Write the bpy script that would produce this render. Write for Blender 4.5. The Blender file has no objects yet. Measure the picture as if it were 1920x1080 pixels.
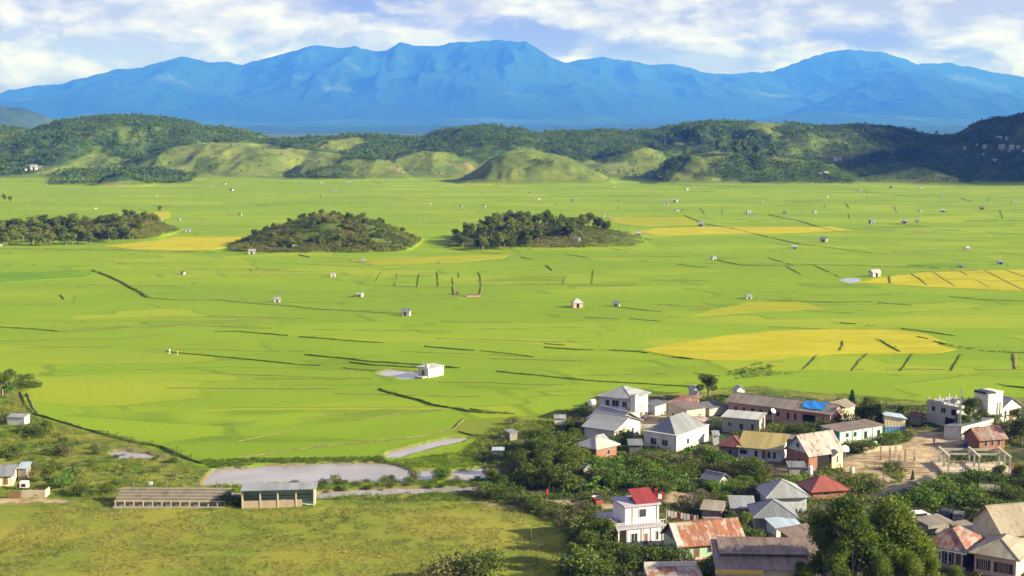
import bpy, bmesh, math, random
import numpy as np
from mathutils import Vector, Matrix
R = math.radians
random.seed(7); rng = np.random.default_rng(11)
scene = bpy.context.scene
COL = scene.collection

# ---------------------------------------------------------------- camera, world, sun, exposure
CAMZ = 65.0; PITCH = R(6.7); F = 960 / math.tan(R(20))
cam = bpy.data.cameras.new('camera'); camo = bpy.data.objects.new('camera', cam); COL.objects.link(camo)
camo.location = (0, 0, CAMZ); camo.rotation_euler = (R(90) - PITCH, 0, 0)
cam.sensor_width = 36; cam.lens = 18 / math.tan(R(20)); cam.clip_start = 1; cam.clip_end = 90000
scene.camera = camo
SUN_EL = R(22); SUN_AZ = R(103)          # azimuth clockwise from +Y
sd = Vector((math.sin(SUN_AZ) * math.cos(SUN_EL), math.cos(SUN_AZ) * math.cos(SUN_EL), math.sin(SUN_EL)))
sl = bpy.data.lights.new('sun', 'SUN'); slo = bpy.data.objects.new('sun', sl); COL.objects.link(slo)
sl.energy = 5.0; sl.angle = R(0.5); sl.color = (1.0, 0.94, 0.84)
slo.rotation_euler = sd.to_track_quat('Z', 'Y').to_euler(); slo.location = (300, -100, 300)
scene.view_settings.view_transform = 'Standard'; scene.view_settings.look = 'None'
scene.view_settings.exposure = 1.42; scene.view_settings.gamma = 1

class NT:
    """small helper for node trees"""
    def __init__(s, nt): s.nt = nt
    def n(s, t, **k):
        o = s.nt.nodes.new(t)
        for a, b in k.items(): setattr(o, a, b)
        return o
    def put(s, sock, v):
        if isinstance(v, bpy.types.NodeSocket): s.nt.links.new(v, sock)
        elif v is not None:
            if sock.type == 'RGBA' and len(v) == 3: v = (*v, 1)
            sock.default_value = v
    def m(s, op, a, b=None, c=None, clamp=False):
        o = s.n('ShaderNodeMath', operation=op, use_clamp=clamp)
        s.put(o.inputs[0], a)
        if b is not None: s.put(o.inputs[1], b)
        if c is not None: s.put(o.inputs[2], c)
        return o.outputs[0]
    def mix(s, f, a, b, mode='MIX'):
        o = s.n('ShaderNodeMix', data_type='RGBA', blend_type=mode)
        s.put(o.inputs[0], f); s.put(o.inputs[6], a); s.put(o.inputs[7], b)
        return o.outputs[2]
    def noise(s, vec, scale, detail=4, rough=.55, dist=0, out=0):
        o = s.n('ShaderNodeTexNoise'); s.put(o.inputs['Vector'], vec)
        o.inputs['Scale'].default_value = scale; o.inputs['Detail'].default_value = detail
        o.inputs['Roughness'].default_value = rough; o.inputs['Distortion'].default_value = dist
        return o.outputs[out]
    def ramp(s, v, a, b, lo=0., hi=1., smooth=True):
        o = s.n('ShaderNodeMapRange', interpolation_type='SMOOTHSTEP' if smooth else 'LINEAR')
        s.put(o.inputs[0], v); s.put(o.inputs[1], a); s.put(o.inputs[2], b); s.put(o.inputs[3], lo); s.put(o.inputs[4], hi)
        return o.outputs[0]
    def mapping(s, vec, loc=(0,0,0), rot=(0,0,0), sc=(1,1,1)):
        o = s.n('ShaderNodeMapping'); s.put(o.inputs[0], vec)
        o.inputs[1].default_value = loc; o.inputs[2].default_value = rot; o.inputs[3].default_value = sc
        return o.outputs[0]

world = bpy.data.worlds.new('World'); scene.world = world; world.use_nodes = True
wn = NT(world.node_tree); world.node_tree.nodes.clear()
sky = wn.n('ShaderNodeTexSky', sky_type='NISHITA'); sky.sun_disc = False
sky.sun_elevation = SUN_EL; sky.sun_rotation = SUN_AZ; sky.altitude = 1500; sky.air_density = 1.6; sky.dust_density = .4; sky.ozone_density = 2.5
tc = wn.n('ShaderNodeTexCoord'); sp = wn.n('ShaderNodeSeparateXYZ'); wn.put(sp.inputs[0], tc.outputs['Generated'])
X, Y, Z = sp.outputs
hor = wn.m('SQRT', wn.m('ADD', wn.m('MULTIPLY', X, X), wn.m('MULTIPLY', Y, Y)))
az = wn.m('ARCTAN2', X, Y)
el = wn.m('DIVIDE', Z, wn.m('MAXIMUM', hor, .02))
cu = wn.m('MULTIPLY', az, 2638 / 300.); cv = wn.m('MULTIPLY', el, 2638 / 300. * 2.3)
cmb = wn.n('ShaderNodeCombineXYZ'); wn.put(cmb.inputs[0], cu); wn.put(cmb.inputs[1], cv)
v0 = wn.mapping(cmb.outputs[0], (3.7, 1.3, 0))
v1 = wn.mapping(cmb.outputs[0], (3.7 - .10, 1.3 - .20, 0))
n0 = wn.noise(v0, 1.5, 8, .60, .3); n1 = wn.noise(v1, 1.5, 8, .60, .3)
nb = wn.noise(v0, 2.9, 7, .62, .2)
# broad banks and gaps of the cloud deck: (azimuth, elevation, radii, weight) in units of 1/2638 rad
bias = None
for (cx, cy, rx, ry, w) in [(-820, 55, 110, 22, -.30), (-700, 60, 90, 22, -.10), (-300, 215, 90, 30, -.24), (-150, 175, 160, 28, -.20), (60, 150, 70, 45, -.25), (640, 148, 260, 30, -.30),
                            (250, 150, 120, 26, -.12), (850, 110, 90, 40, -.10), (-640, 190, 330, 50, .16), (-420, 140, 260, 35, .16), (-620, 110, 150, 22, .18),
                            (330, 190, 260, 40, .16), (360, 125, 50, 22, .22), (800, 205, 260, 40, .14), (860, 140, 60, 18, .2), (160, 195, 150, 22, .12)]:
    a = wn.m('MULTIPLY', wn.m('SUBTRACT', az, cx / 2638.), 2638. / rx); b = wn.m('MULTIPLY', wn.m('SUBTRACT', el, cy / 2638.), 2638. / ry)
    r2 = wn.m('ADD', wn.m('MULTIPLY', a, a), wn.m('MULTIPLY', b, b))
    g = wn.m('MULTIPLY', wn.m('EXPONENT', wn.m('MULTIPLY', r2, -1)), w)
    bias = g if bias is None else wn.m('ADD', bias, g)
dens = wn.m('ADD', n0, bias)
high = wn.ramp(el, .10, .45)
cover = wn.ramp(wn.m('SUBTRACT', dens, wn.m('MULTIPLY', high, .13)),   .26, .46)
relief = wn.m('SUBTRACT', n0, n1)
lit = wn.m('ADD', wn.m('MULTIPLY', relief, 3.6), wn.m('ADD', wn.m('MULTIPLY', wn.m('SUBTRACT', nb,   .5), 2.3), .32), clamp=True)
ccol = wn.mix(lit, (3.5, 3.4, 3.6, 1), (7.1, 7.0, 6.6, 1))
skyc = wn.mix(1.0, sky.outputs[0], (.42, .36, .9, 1), 'MULTIPLY')
full = wn.mix(wn.m('MULTIPLY', cover, .93), skyc, ccol)
bg = wn.n('ShaderNodeBackground'); wn.put(bg.inputs[0], full); bg.inputs[1].default_value = .055
wo = wn.n('ShaderNodeOutputWorld'); wn.put(wo.inputs[0], bg.outputs[0])

# ---------------------------------------------------------------- projection helpers (pixels of the photograph <-> world)
cp, sp_ = math.cos(PITCH), math.sin(PITCH)
def ray(px, py):
    a, b = px - 960, 540 - py
    return (a, F * cp + b * sp_, -F * sp_ + b * cp)
def W(px, py, z=0.):
    d = ray(px, py); t = (z - CAMZ) / d[2]; return (d[0] * t, d[1] * t, z)
def WY(px, py, y):
    d = ray(px, py); t = y / d[1]; return (d[0] * t, y, CAMZ + d[2] * t)
def proj(x, y, z):
    zz = z - CAMZ; dep = y * cp - zz * sp_; up = y * sp_ + zz * cp
    return 960 + F * x / dep, 540 - F * up / dep

# ---------------------------------------------------------------- numpy noise and polygons
_tab = rng.random((256, 256))
def vnoise(x, y):
    xi = np.floor(x).astype(np.int64); yi = np.floor(y).astype(np.int64); fx = x - xi; fy = y - yi
    fx = fx * fx * (3 - 2 * fx); fy = fy * fy * (3 - 2 * fy)
    g = lambda i, j: _tab[i & 255, j & 255]
    return (g(xi, yi) * (1 - fx) + g(xi + 1, yi) * fx) * (1 - fy) + (g(xi, yi + 1) * (1 - fx) + g(xi + 1, yi + 1) * fx) * fy
def fbm(x, y, o=4, g=.5):
    s = 0; a = 1; t = 0
    for k in range(o):
        s = s + a * vnoise(x * 2 ** k + 17.3 * k, y * 2 ** k + 5.1 * k); t += a; a *= g
    return s / t
def ridged(x, y, o=5):
    s = 0; a = 1; t = 0
    for k in range(o):
        s = s + a * (1 - np.abs(2 * vnoise(x * 2 ** k + 9.3 * k, y * 2 ** k + 3.7 * k) - 1)); t += a; a *= .5
    return s / t
def inpoly(x, y, P):
    r = np.zeros(np.shape(x), bool); n = len(P)
    for i in range(n):
        x1, y1 = P[i][:2]; x2, y2 = P[(i + 1) % n][:2]
        c = (y1 > y) != (y2 > y)
        xx = (x2 - x1) * (y - y1) / ((y2 - y1) if y2 != y1 else 1e-9) + x1
        r ^= c & (x < xx)
    return r
def sdist(x, y, P):
    """positive inside"""
    d = np.full(np.shape(x), 1e9); n = len(P)
    for i in range(n):
        x1, y1 = P[i][:2]; x2, y2 = P[(i + 1) % n][:2]
        dx, dy = x2 - x1, y2 - y1; L = dx * dx + dy * dy + 1e-9
        t = np.clip(((x - x1) * dx + (y - y1) * dy) / L, 0, 1)
        d = np.minimum(d, np.hypot(x - x1 - t * dx, y - y1 - t * dy))
    return np.where(inpoly(x, y, P), d, -d)
def pdist(x, y, P):
    d = np.full(np.shape(x), 1e9)
    for i in range(len(P) - 1):
        x1, y1 = P[i][:2]; x2, y2 = P[i + 1][:2]
        dx, dy = x2 - x1, y2 - y1; L = dx * dx + dy * dy + 1e-9
        t = np.clip(((x - x1) * dx + (y - y1) * dy) / L, 0, 1)
        d = np.minimum(d, np.hypot(x - x1 - t * dx, y - y1 - t * dy))
    return d
def sm(v, a, b): t = np.clip((v - a) / (b - a), 0, 1); return t * t * (3 - 2 * t)

# ---------------------------------------------------------------- land cover polygons (from the photograph, put on the ground plane)
def GP(pts): return [W(*p) for p in pts]
PONDS = [GP([(384,909),(392,893),(402,880),(440,876),(470,876),(520,872),(580,870),(640,868),(700,868),(735,871),(765,880),(792,888),(788,902),(720,903),(600,905),(480,907)]),
         GP([(786,882),(812,880),(815,899),(788,900)]), GP([(842,900),(852,882),(880,880),(908,878),(906,890),(900,899)]),
         GP([(724,856),(735,848),(770,838),(820,826),(850,821),(878,822),(860,828),(800,843),(748,857)]),
         GP([(212,850),(226,844),(258,846),(300,857),(270,858),(222,858)]),
         GP([(592,934),(600,922),(680,918),(790,914),(895,912),(895,920),(780,922),(640,930)]),
         GP([(706,700),(730,693),(775,696),(800,704),(790,709),(755,709)]),
         GP([(1572,526),(1590,521),(1613,523),(1612,529),(1590,531)]), GP([(420,925),(452,925),(452,932),(420,931)])]
SCRUB = GP([(-300,690),(0,700),(48,730),(45,760),(90,788),(170,808),(250,826),(330,850),(395,880),(388,908),(400,925),(900,905),(905,880),(890,842),(900,815),(950,785),(1040,772),(1100,760),(1120,735),(1200,728),(1290,740),(1420,722),(1520,735),(1620,740),(1730,752),(1850,745),(2400,740),(2400,1400),(-400,1400)])
PITCHF = GP([(-400,955),(0,948),(180,955),(420,958),(600,955),(740,942),(870,940),(960,950),(1040,990),(1070,1020),(1110,1060),(1090,1160),(1060,1400),(-500,1400)])
VILL = GP([(880,850),(960,800),(1050,780),(1120,745),(1290,745),(1360,745),(1500,745),(1700,760),(2400,745),(2400,1400),(1120,1400),(1080,1040),(1040,960),(960,930),(900,900)])
ROAD = [GP([(1570,865),(1590,858),(1640,846),(1690,835),(1720,818),(1700,805),(1730,808),(1800,812),(1810,830),(1790,845),(1765,870),(1750,905),(1730,920),(1680,925),(1650,918),(1690,905),(1695,885),(1660,880),(1610,880),(1580,885)]),
        GP([(1580,880),(1640,880),(1680,900),(1650,920),(1600,905)]),
        GP([(1010,938),(1120,945),(1180,950),(1180,958),(1110,955),(1010,944)]),
        GP([(1245,930),(1290,915),(1330,925),(1350,945),(1290,950),(1250,945)]),
        GP([(1140,800),(1230,775),(1250,780),(1240,795),(1180,805)]),
        GP([(1455,790),(1540,792),(1560,802),(1460,803)]), GP([(1440,880),(1520,876),(1530,888),(1440,890)]),
        GP([(-300,932),(0,936),(60,935),(130,938),(130,943),(0,944),(-300,942)]),
        GP([(800,916),(905,911),(905,919),(800,921)])]
ASPH = GP([(1640,925),(1690,908),(1740,890),(1760,905),(1720,935),(1640,940)])
OLIVE = GP([(842,812),(870,786),(955,782),(1045,776),(1050,800),(960,815),(890,818)])

# ---------------------------------------------------------------- terrain
def RG(pts, D, wf, wb, drop=0): return ([WY(a, b + drop, D) for a, b in pts], D, wf, wb)
HILLS = [
    RG([(-900,250),(-300,262),(40,285),(60,275),(80,262),(110,241),(150,228),(200,222),(240,220),(290,223),(330,230),(370,241),(400,241),(440,245),(490,256),(510,266),(560,263),(620,259),(680,256),(740,261),(800,260),(830,249),(870,242),(920,240),(970,246),(1010,256),(1050,252),(1120,247),(1180,250),(1230,245),(1280,234),(1340,232),(1400,231),(1440,232),(1500,238),(1560,239),(1640,239),(1690,245),(1730,259),(1800,270),(2000,275),(2600,280)], 2150, 560, 600),
    RG([(-900,200),(-300,215),(0,244),(25,254),(50,280),(75,320)], 1950, 260, 400),
    RG([(20,330),(60,298),(100,280),(180,278),(230,295),(290,330)], 1850, 200, 250),
    RG([(1690,300),(1730,280),(1780,268),(1810,260),(1850,250),(1880,232),(1900,220),(1960,212),(2200,195),(2800,190)], 1800, 310, 400),
    RG([(545,332),(570,314),(600,302),(640,297),(700,300),(745,310),(790,334)], 1700, 110, 160),
    RG([(600,332),(640,318),(700,300),(760,290),(800,284),(830,286),(880,303),(935,331)], 1780, 170, 200),
    RG([(835,348),(880,325),(920,300),(960,287),(1000,284),(1040,291),(1090,311),(1140,338),(1165,348)], 1570, 105, 160),
    RG([(1055,329),(1080,318),(1130,292),(1180,279),(1215,277),(1250,290),(1280,312),(1310,329)], 1880, 200, 250),
    RG([(1210,345),(1260,312),(1300,293),(1340,286),(1380,288),(1430,292),(1500,300),(1560,312),(1620,340)], 1600, 130, 260),
    RG([(205,331),(240,318),(300,289),(340,275),(400,271),(450,279),(520,281),(560,290),(620,318),(655,331)], 1850, 230, 250),
    RG([(170,352),(195,334),(225,327),(250,336),(300,351)], 1480, 55, 80),
    RG([(1540,345),(1640,322),(1700,312),(1760,320),(1830,345)], 1560, 90, 200),
    RG([(385,473),(410,466),(450,453),(500,433),(560,414),(600,406),(650,413),(700,418),(740,436),(775,455),(800,468)], 745, 50, 60),
    RG([(-500,430),(-200,418),(0,420),(100,418),(200,416),(250,410),(280,412),(310,430),(345,448)], 820, 55, 55),
    RG([(825,470),(860,445),(950,425),(1050,424),(1120,430),(1180,440),(1228,450)], 775, 55, 70),
    RG([(-300,395),(-30,367),(10,372),(35,385)], 1290, 60, 60),
]
CLEAR = [([(270,305),(330,275),(400,266),(520,272),(560,279),(650,290),(640,300),(560,330),(330,338),(250,318)], .015),
         ([(575,278),(600,264),(680,258),(692,270),(640,282)], .03), ([(740,300),(790,283),(850,286),(905,312),(860,338),(650,334),(690,303)], .02),
         ([(840,350),(900,308),(960,283),(1010,280),(1060,292),(1130,325),(1200,350)], .012), ([(1090,308),(1140,285),(1215,273),(1250,290),(1240,330),(1130,335)], .05),
         ([(1250,345),(1290,300),(1340,283),(1375,288),(1350,318),(1400,348)], .03), ([(1395,244),(1420,228),(1475,230),(1440,250)], .02),
         ([(60,325),(160,302),(240,312),(280,350),(170,354),(0,354),(0,330)], .03), ([(1590,347),(1620,332),(1720,313),(1790,330),(1810,349)], .25),
         ([(590,330),(620,300),(700,298),(690,325)], .12), ([(1440,300),(1500,250),(1600,245),(1650,280),(1560,310)], .45), ([(130,305),(180,285),(250,300),(260,318)], .08),
         ([(860,290),(1200,262),(1230,275),(1110,300),(990,280)], 1)]
BELTS = [([(90,347),(110,322),(180,318),(300,316),(372,330),(355,343),(290,345),(240,338),(190,345)], .8), ([(985,322),(1000,302),(1035,300),(1048,318)], .5),
         ([(360,325),(370,300),(410,300),(405,325)], .35), ([(590,328),(600,312),(665,312),(662,328)], .6), ([(1320,330),(1340,300),(1440,296),(1480,340),(1400,342)], .6)]
def fdens(px, py):
    d = np.ones(np.shape(px))
    for P, v in CLEAR: d = np.where(inpoly(px, py, P), v, d)
    for P, v in BELTS: d = np.where(inpoly(px, py, P), v, d)
    return d
def H(x, y):
    x = np.asarray(x, float); y = np.asarray(y, float)
    h = np.zeros(x.shape)
    for P, D, wf, wb in HILLS:
        ok = (y > D - wf) & (y < D + wb)
        if not ok.any(): continue
        xs = [p[0] for p in P]; zs = [p[2] for p in P]
        t = (y - D) / np.where(y < D, wf, wb)
        xw = x + (fbm(x / 90, y / 90, 3) - .5) * min(60, wf * .35) * (np.abs(t) > .02)
        r = np.interp(xw, xs, zs, left=0 if P[0][0] > -500 else zs[0], right=0 if P[-1][0] < 560 else zs[-1])
        S = .5 * (1 + np.cos(math.pi * np.clip(t, -1, 1)))
        hh = np.maximum(r, 0) * S
        if wf > 60: hh = hh + np.clip(hh / 6, 0, 1) * ((fbm(x / 16, y / 20, 4) - .5) * 4.5 + (ridged(x / 38, y / 90, 3) - .6) * 5)
        if wf > 80: hh = hh * (1 + (ridged(x / 130, y / 200, 4) - .62) * 1.1 * np.clip(4 * S * (1 - S), 0, 1))
        h = np.maximum(h, np.where(ok, hh, 0))
    near = y < 460
    if near.any():
        xn, yn = x[near], y[near]
        g = np.zeros(xn.shape)
        s = sm(sdist(xn, yn, SCRUB), 0, 6); f = sm(sdist(xn, yn, PITCHF), -3, 3)
        g += s * (1 - f) * (fbm(xn / 7, yn / 7, 4) - .35) * .9
        for P in PONDS[:7]:
            sdv = sdist(xn + (fbm(xn / 3, yn / 3, 3) - .5) * 2.2, yn + (fbm(xn / 3 + 40, yn / 3, 3) - .5) * 2.6, P)
            g = np.where(sdv > -3, g * (1 - sm(sdv, -3, 0)) - .7 * sm(sdv, -1.0, .9) + .12 * sm(sdv, -3, -1) * (sdv < -.4), g)
        h[near] += g
    return h
def hz(x, y): return float(H(np.array([x]), np.array([y]))[0])
def on(px, py):
    x, y, _ = W(px, py); return x, y, hz(x, y)

def add_mesh(name, V, Fq, mats, parent=None, mi=None, smooth=False):
    me = bpy.data.meshes.new(name)
    V = np.asarray(V, np.float32); Fq = np.asarray(Fq, np.int32); k = Fq.shape[1]
    me.vertices.add(len(V)); me.vertices.foreach_set('co', V.ravel())
    me.loops.add(Fq.size); me.loops.foreach_set('vertex_index', Fq.ravel())
    me.polygons.add(len(Fq)); me.polygons.foreach_set('loop_start', np.arange(0, Fq.size, k, dtype=np.int32))
    if mi is not None: me.polygons.foreach_set('material_index', np.asarray(mi, np.int32))
    if smooth: me.polygons.foreach_set('use_smooth', np.ones(len(Fq), bool))
    for m in (mats if isinstance(mats, (list, tuple)) else [mats]): me.materials.append(m)
    me.update(calc_edges=True); me.validate()
    o = bpy.data.objects.new(name, me); COL.objects.link(o)
    if parent: o.parent = parent
    return o
def pcolor(o, name, arr):
    a = o.data.attributes.new(name, 'FLOAT_COLOR', 'POINT')
    arr = np.asarray(arr, np.float32)
    if arr.shape[1] == 3: arr = np.hstack([arr, np.ones((len(arr), 1), np.float32)])
    a.data.foreach_set('color', arr.ravel())

def newmat(name, rough=.8, spec=.3):
    m = bpy.data.materials.new(name); m.use_nodes = True; nt = NT(m.node_tree)
    b = m.node_tree.nodes['Principled BSDF']; b.inputs['Roughness'].default_value = rough
    b.inputs['Specular IOR Level'].default_value = spec
    return m, nt, b
def bumpit(nt, b, h, strength=.5, dist=.1):
    bp = nt.n('ShaderNodeBump'); nt.put(bp.inputs['Height'], h); bp.inputs['Strength'].default_value = strength; bp.inputs['Distance'].default_value = dist
    nt.put(b.inputs['Normal'], bp.outputs[0])
def attr(nt, name):
    a = nt.n('ShaderNodeAttribute'); a.attribute_name = name; return a
def pos(nt): return nt.n('ShaderNodeNewGeometry').outputs['Position']

def struct(o): o['kind'] = 'structure'; return o
def tag(o, label=None, cat=None, group=None, kind=None):
    if label: o['label'] = label
    if cat: o['category'] = cat
    if group: o['group'] = group
    if kind: o['kind'] = kind
    return o

# ground material: rice, scrub, pitch, village soil, road, hill grass and forest floor by land cover
RICE_A, RICE_B, RICE_C = (.198, .290, .014), (.158, .248, .013), (.244, .302, .018)
def rice_color(nt, a=RICE_A, b=RICE_B, c=RICE_C, amt=1.):
    p = pos(nt)
    q = nt.mapping(p, (0, 0, 0), (0, 0, R(-9)), (1 / 62., 1 / 27., 0))
    wob = nt.noise(p, .02, 3, .5, 0, 1)
    q2 = nt.n('ShaderNodeVectorMath', operation='MULTIPLY_ADD'); nt.put(q2.inputs[0], wob); q2.inputs[1].default_value = (.4, .4, 0); nt.put(q2.inputs[2], q)
    vo = nt.n('ShaderNodeTexVoronoi', distance='CHEBYCHEV'); nt.put(vo.inputs['Vector'], q2.outputs[0]); vo.inputs['Scale'].default_value = 1
    sc = nt.n('ShaderNodeSeparateColor'); nt.put(sc.inputs[0], vo.outputs['Color'])
    vo2 = nt.n('ShaderNodeTexVoronoi', distance='CHEBYCHEV'); nt.put(vo2.inputs['Vector'], nt.mapping(p, (5, 3, 0), (0, 0, R(7)), (1 / 150., 1 / 70., 0))); vo2.inputs['Scale'].default_value = 1
    sc2 = nt.n('ShaderNodeSeparateColor'); nt.put(sc2.inputs[0], vo2.outputs['Color'])
    big = nt.noise(nt.mapping(p, (0, 0, 0), (0, 0, R(5)), (1 / 160., 1 / 60., 0)), 1, 4, .6)
    s = nt.m('ADD', nt.m('MULTIPLY', sc.outputs[0], .42 * amt), nt.m('ADD', nt.m('MULTIPLY', sc2.outputs[1], .35 * amt), nt.m('MULTIPLY', nt.m('SUBTRACT', big, .5), 1.0)))
    col = nt.mix(nt.ramp(s, .05, .85), b, a)
    col = nt.mix(nt.ramp(nt.m('ADD', nt.m('MULTIPLY', sc.outputs[1], .5), nt.m('MULTIPLY', big, .9)), .72, 1.05), col, c)
    vf = nt.n('ShaderNodeTexVoronoi', distance='CHEBYCHEV', feature='F2'); nt.put(vf.inputs['Vector'], q2.outputs[0]); vf.inputs['Scale'].default_value = 1
    edge = nt.ramp(nt.m('SUBTRACT', vf.outputs['Distance'], vo.outputs['Distance']), .010, .034)
    brk = nt.ramp(nt.noise(p, .03, 2, .5), .40, .55)
    col = nt.mix(nt.m('MULTIPLY', nt.m('MULTIPLY', nt.m('SUBTRACT', 1, edge), brk), .5), col, (.08, .14, .012))
    fine = nt.noise(nt.mapping(p, sc=(.5, 1.3, 1)), 1.1, 5, .7)
    row = nt.noise(nt.mapping(p, rot=(0, 0, R(-6)), sc=(.05, 1.1, 1)), 1, 3, .6)
    col = nt.mix(1, col, nt.mix(nt.m('ADD', nt.m('MULTIPLY', fine, .6), nt.m('MULTIPLY', row, .4), clamp=True), (.72, .76, .6), (1.24, 1.2, 1.3)), 'MULTIPLY')
    return col, fine
M_GROUND, nt, b = newmat('ground', .95, .1)
col, fine = rice_color(nt)
p = pos(nt)
c1 = nt.n('ShaderNodeSeparateColor'); nt.put(c1.inputs[0], attr(nt, 'cover').outputs['Color'])
c2 = nt.n('ShaderNodeSeparateColor'); nt.put(c2.inputs[0], attr(nt, 'cover2').outputs['Color'])
na = nt.noise(p, .12, 6, .65); nb_ = nt.noise(p, .55, 6, .7); nc = nt.noise(nt.mapping(p, (30, 9, 0)), .05, 5, .6)
scr = nt.mix(nt.ramp(na, .38, .62), (.10, .16, .018), (.24, .235, .045))
scr = nt.mix(nt.ramp(nt.noise(nt.mapping(p, (3, 80, 0)), .16, 5, .65), .56, .70), scr, (.26, .19, .10))
scr = nt.mix(nt.ramp(nb_, .35, .7), nt.mix(1, scr, (.55, .6, .5), 'MULTIPLY'), scr)
pit = nt.mix(nt.ramp(nc, .35, .68), (.145, .188, .022), (.255, .235, .036))
pit = nt.mix(nt.ramp(nb_, .52, .80), pit, (.28, .22, .08))
pit = nt.mix(nt.ramp(nt.noise(nt.mapping(p, (50, 2, 0)), .9, 5, .75), .60, .72), pit, (.05, .075, .015))
vil = nt.mix(nt.ramp(na, .40, .60), (.030, .050, .016), (.11, .105, .045))
vil = nt.mix(nt.ramp(nt.noise(nt.mapping(p, (13, 8, 0)), .2, 5, .65), .56, .68), vil, (.24, .16, .085))
soil = nt.mix(nt.ramp(nt.noise(p, .35, 6, .65), .35, .65), (.27, .19, .11), (.43, .34, .23))
hg = nt.mix(nt.ramp(nt.noise(p, .02, 6, .65), .36, .64), (.085, .125, .020), (.150, .180, .032))
hg = nt.mix(nt.ramp(nt.noise(nt.mapping(p, (40, 3, 0), sc=(1, .6, 1)), .07, 6, .7), .55, .70), hg, (.055, .085, .020)); hg = nt.mix(nt.ramp(nt.noise(nt.mapping(p, (4, 30, 0)), .018, 5, .65), .60, .70), hg, (.19, .155, .07))
hf = nt.mix(nt.ramp(nt.noise(p, .03, 6, .65), .4, .62), (.035, .070, .012), (.085, .115, .022))
asp = nt.mix(nb_, (.04, .042, .047), (.075, .075, .078))
col = nt.mix(c1.outputs[0], col, scr); col = nt.mix(c2.outputs[0], col, hg); col = nt.mix(c2.outputs[1], col, hf)
a3 = attr(nt, 'cover3'); c3 = nt.n('ShaderNodeSeparateColor'); nt.put(c3.inputs[0], a3.outputs['Color'])
col = nt.mix(c3.outputs[0], col, vil); col = nt.mix(c1.outputs[1], col, pit); col = nt.mix(c1.outputs[2], col, soil); col = nt.mix(c3.outputs[1], col, asp)
col = nt.mix(c3.outputs[2], col, (.155, .195, .018)); col = nt.mix(c2.outputs[2], col, (.20, .155, .085))
nt.put(b.inputs['Base Color'], col); bumpit(nt, b, nt.m('ADD', nb_, fine), .8, .25)

ys = [-600, -200, 0, 90, 130] + list(150 * 1.0033 ** np.arange(0, int(math.log(2800 / 150) / math.log(1.0033)))) + list(2800 * 1.03 ** np.arange(0, 90))
ys = np.array(ys); us = np.concatenate([-np.linspace(2.0, .46, 14), np.linspace(-.43, .43, 640), np.linspace(.46, 2.0, 14)])
YY, UU = np.meshgrid(ys, us, indexing='ij'); XX = UU * np.maximum(YY, 150)
xf, yf = XX.ravel(), YY.ravel(); zf = H(xf, yf)
nr, nc_ = XX.shape
idx = np.arange(nr * nc_).reshape(nr, nc_)
Fq = np.stack([idx[:-1, :-1], idx[:-1, 1:], idx[1:, 1:], idx[1:, :-1]], -1).reshape(-1, 4)
g = struct(add_mesh('ground', np.stack([xf, yf, zf], 1), Fq, M_GROUND, smooth=True))
nearm = (yf > 100) & (yf < 480)
cov = np.zeros((len(xf), 4)); cov2 = np.zeros((len(xf), 4)); cov3 = np.zeros((len(xf), 4))
xn, yn = xf[nearm], yf[nearm]; jx = xn + (fbm(xn / 4, yn / 4, 4) - .5) * 5; jy = yn + (fbm(xn / 4 + 60, yn / 4, 4) - .5) * 5
cov[nearm, 0] = sm(sdist(jx, jy, SCRUB), -.6, .8); cov[nearm, 1] = sm(sdist(jx, jy, PITCHF), -.8, 1.5)
rd = np.zeros(len(xn)); rx = xn + (fbm(xn / 2, yn / 2, 3) - .5) * 2; ry = yn + (fbm(xn / 2 + 60, yn / 2, 3) - .5) * 3
for P in ROAD: rd = np.maximum(rd, sm(sdist(rx, ry, P), -.5, .7))
path = GP([(870,938),(900,941),(920,947),(960,950),(985,950)])
rd = np.maximum(rd, 1 - sm(pdist(rx, ry, path), .25, .7))
cov[nearm, 2] = rd
cov3[nearm, 0] = sm(sdist(jx, jy, VILL), -1, 2); cov3[nearm, 1] = sm(sdist(rx, ry, ASPH), -.4, .5); cov3[nearm, 2] = sm(sdist(xn, yn, OLIVE), -.4, .4)
bank = np.zeros(len(xn))
for P in PONDS: s_ = sdist(rx, ry, P); bank = np.maximum(bank, sm(s_, -1.6, -.3))
cov2[nearm, 2] = bank * .8
ppx, ppy = proj(xf, np.maximum(yf, 60), zf); fd = fdens(ppx, ppy)
hill = sm(zf + (fbm(xf / 20, yf / 20, 3) - .5) * 2, .6, 2.5) * (yf > 600)
cov2[:, 0] = hill; cov2[:, 1] = hill * sm(fd, .2, .7)
farm = (yf > 2300); cov2[farm, 0] = 1; cov2[farm, 1] = .8
isl = (yf < 1000) & (yf > 600); cov2[isl, 1] = .55 * hill[isl]
pcolor(g, 'cover', cov); pcolor(g, 'cover2', cov2); pcolor(g, 'cover3', cov3)

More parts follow.
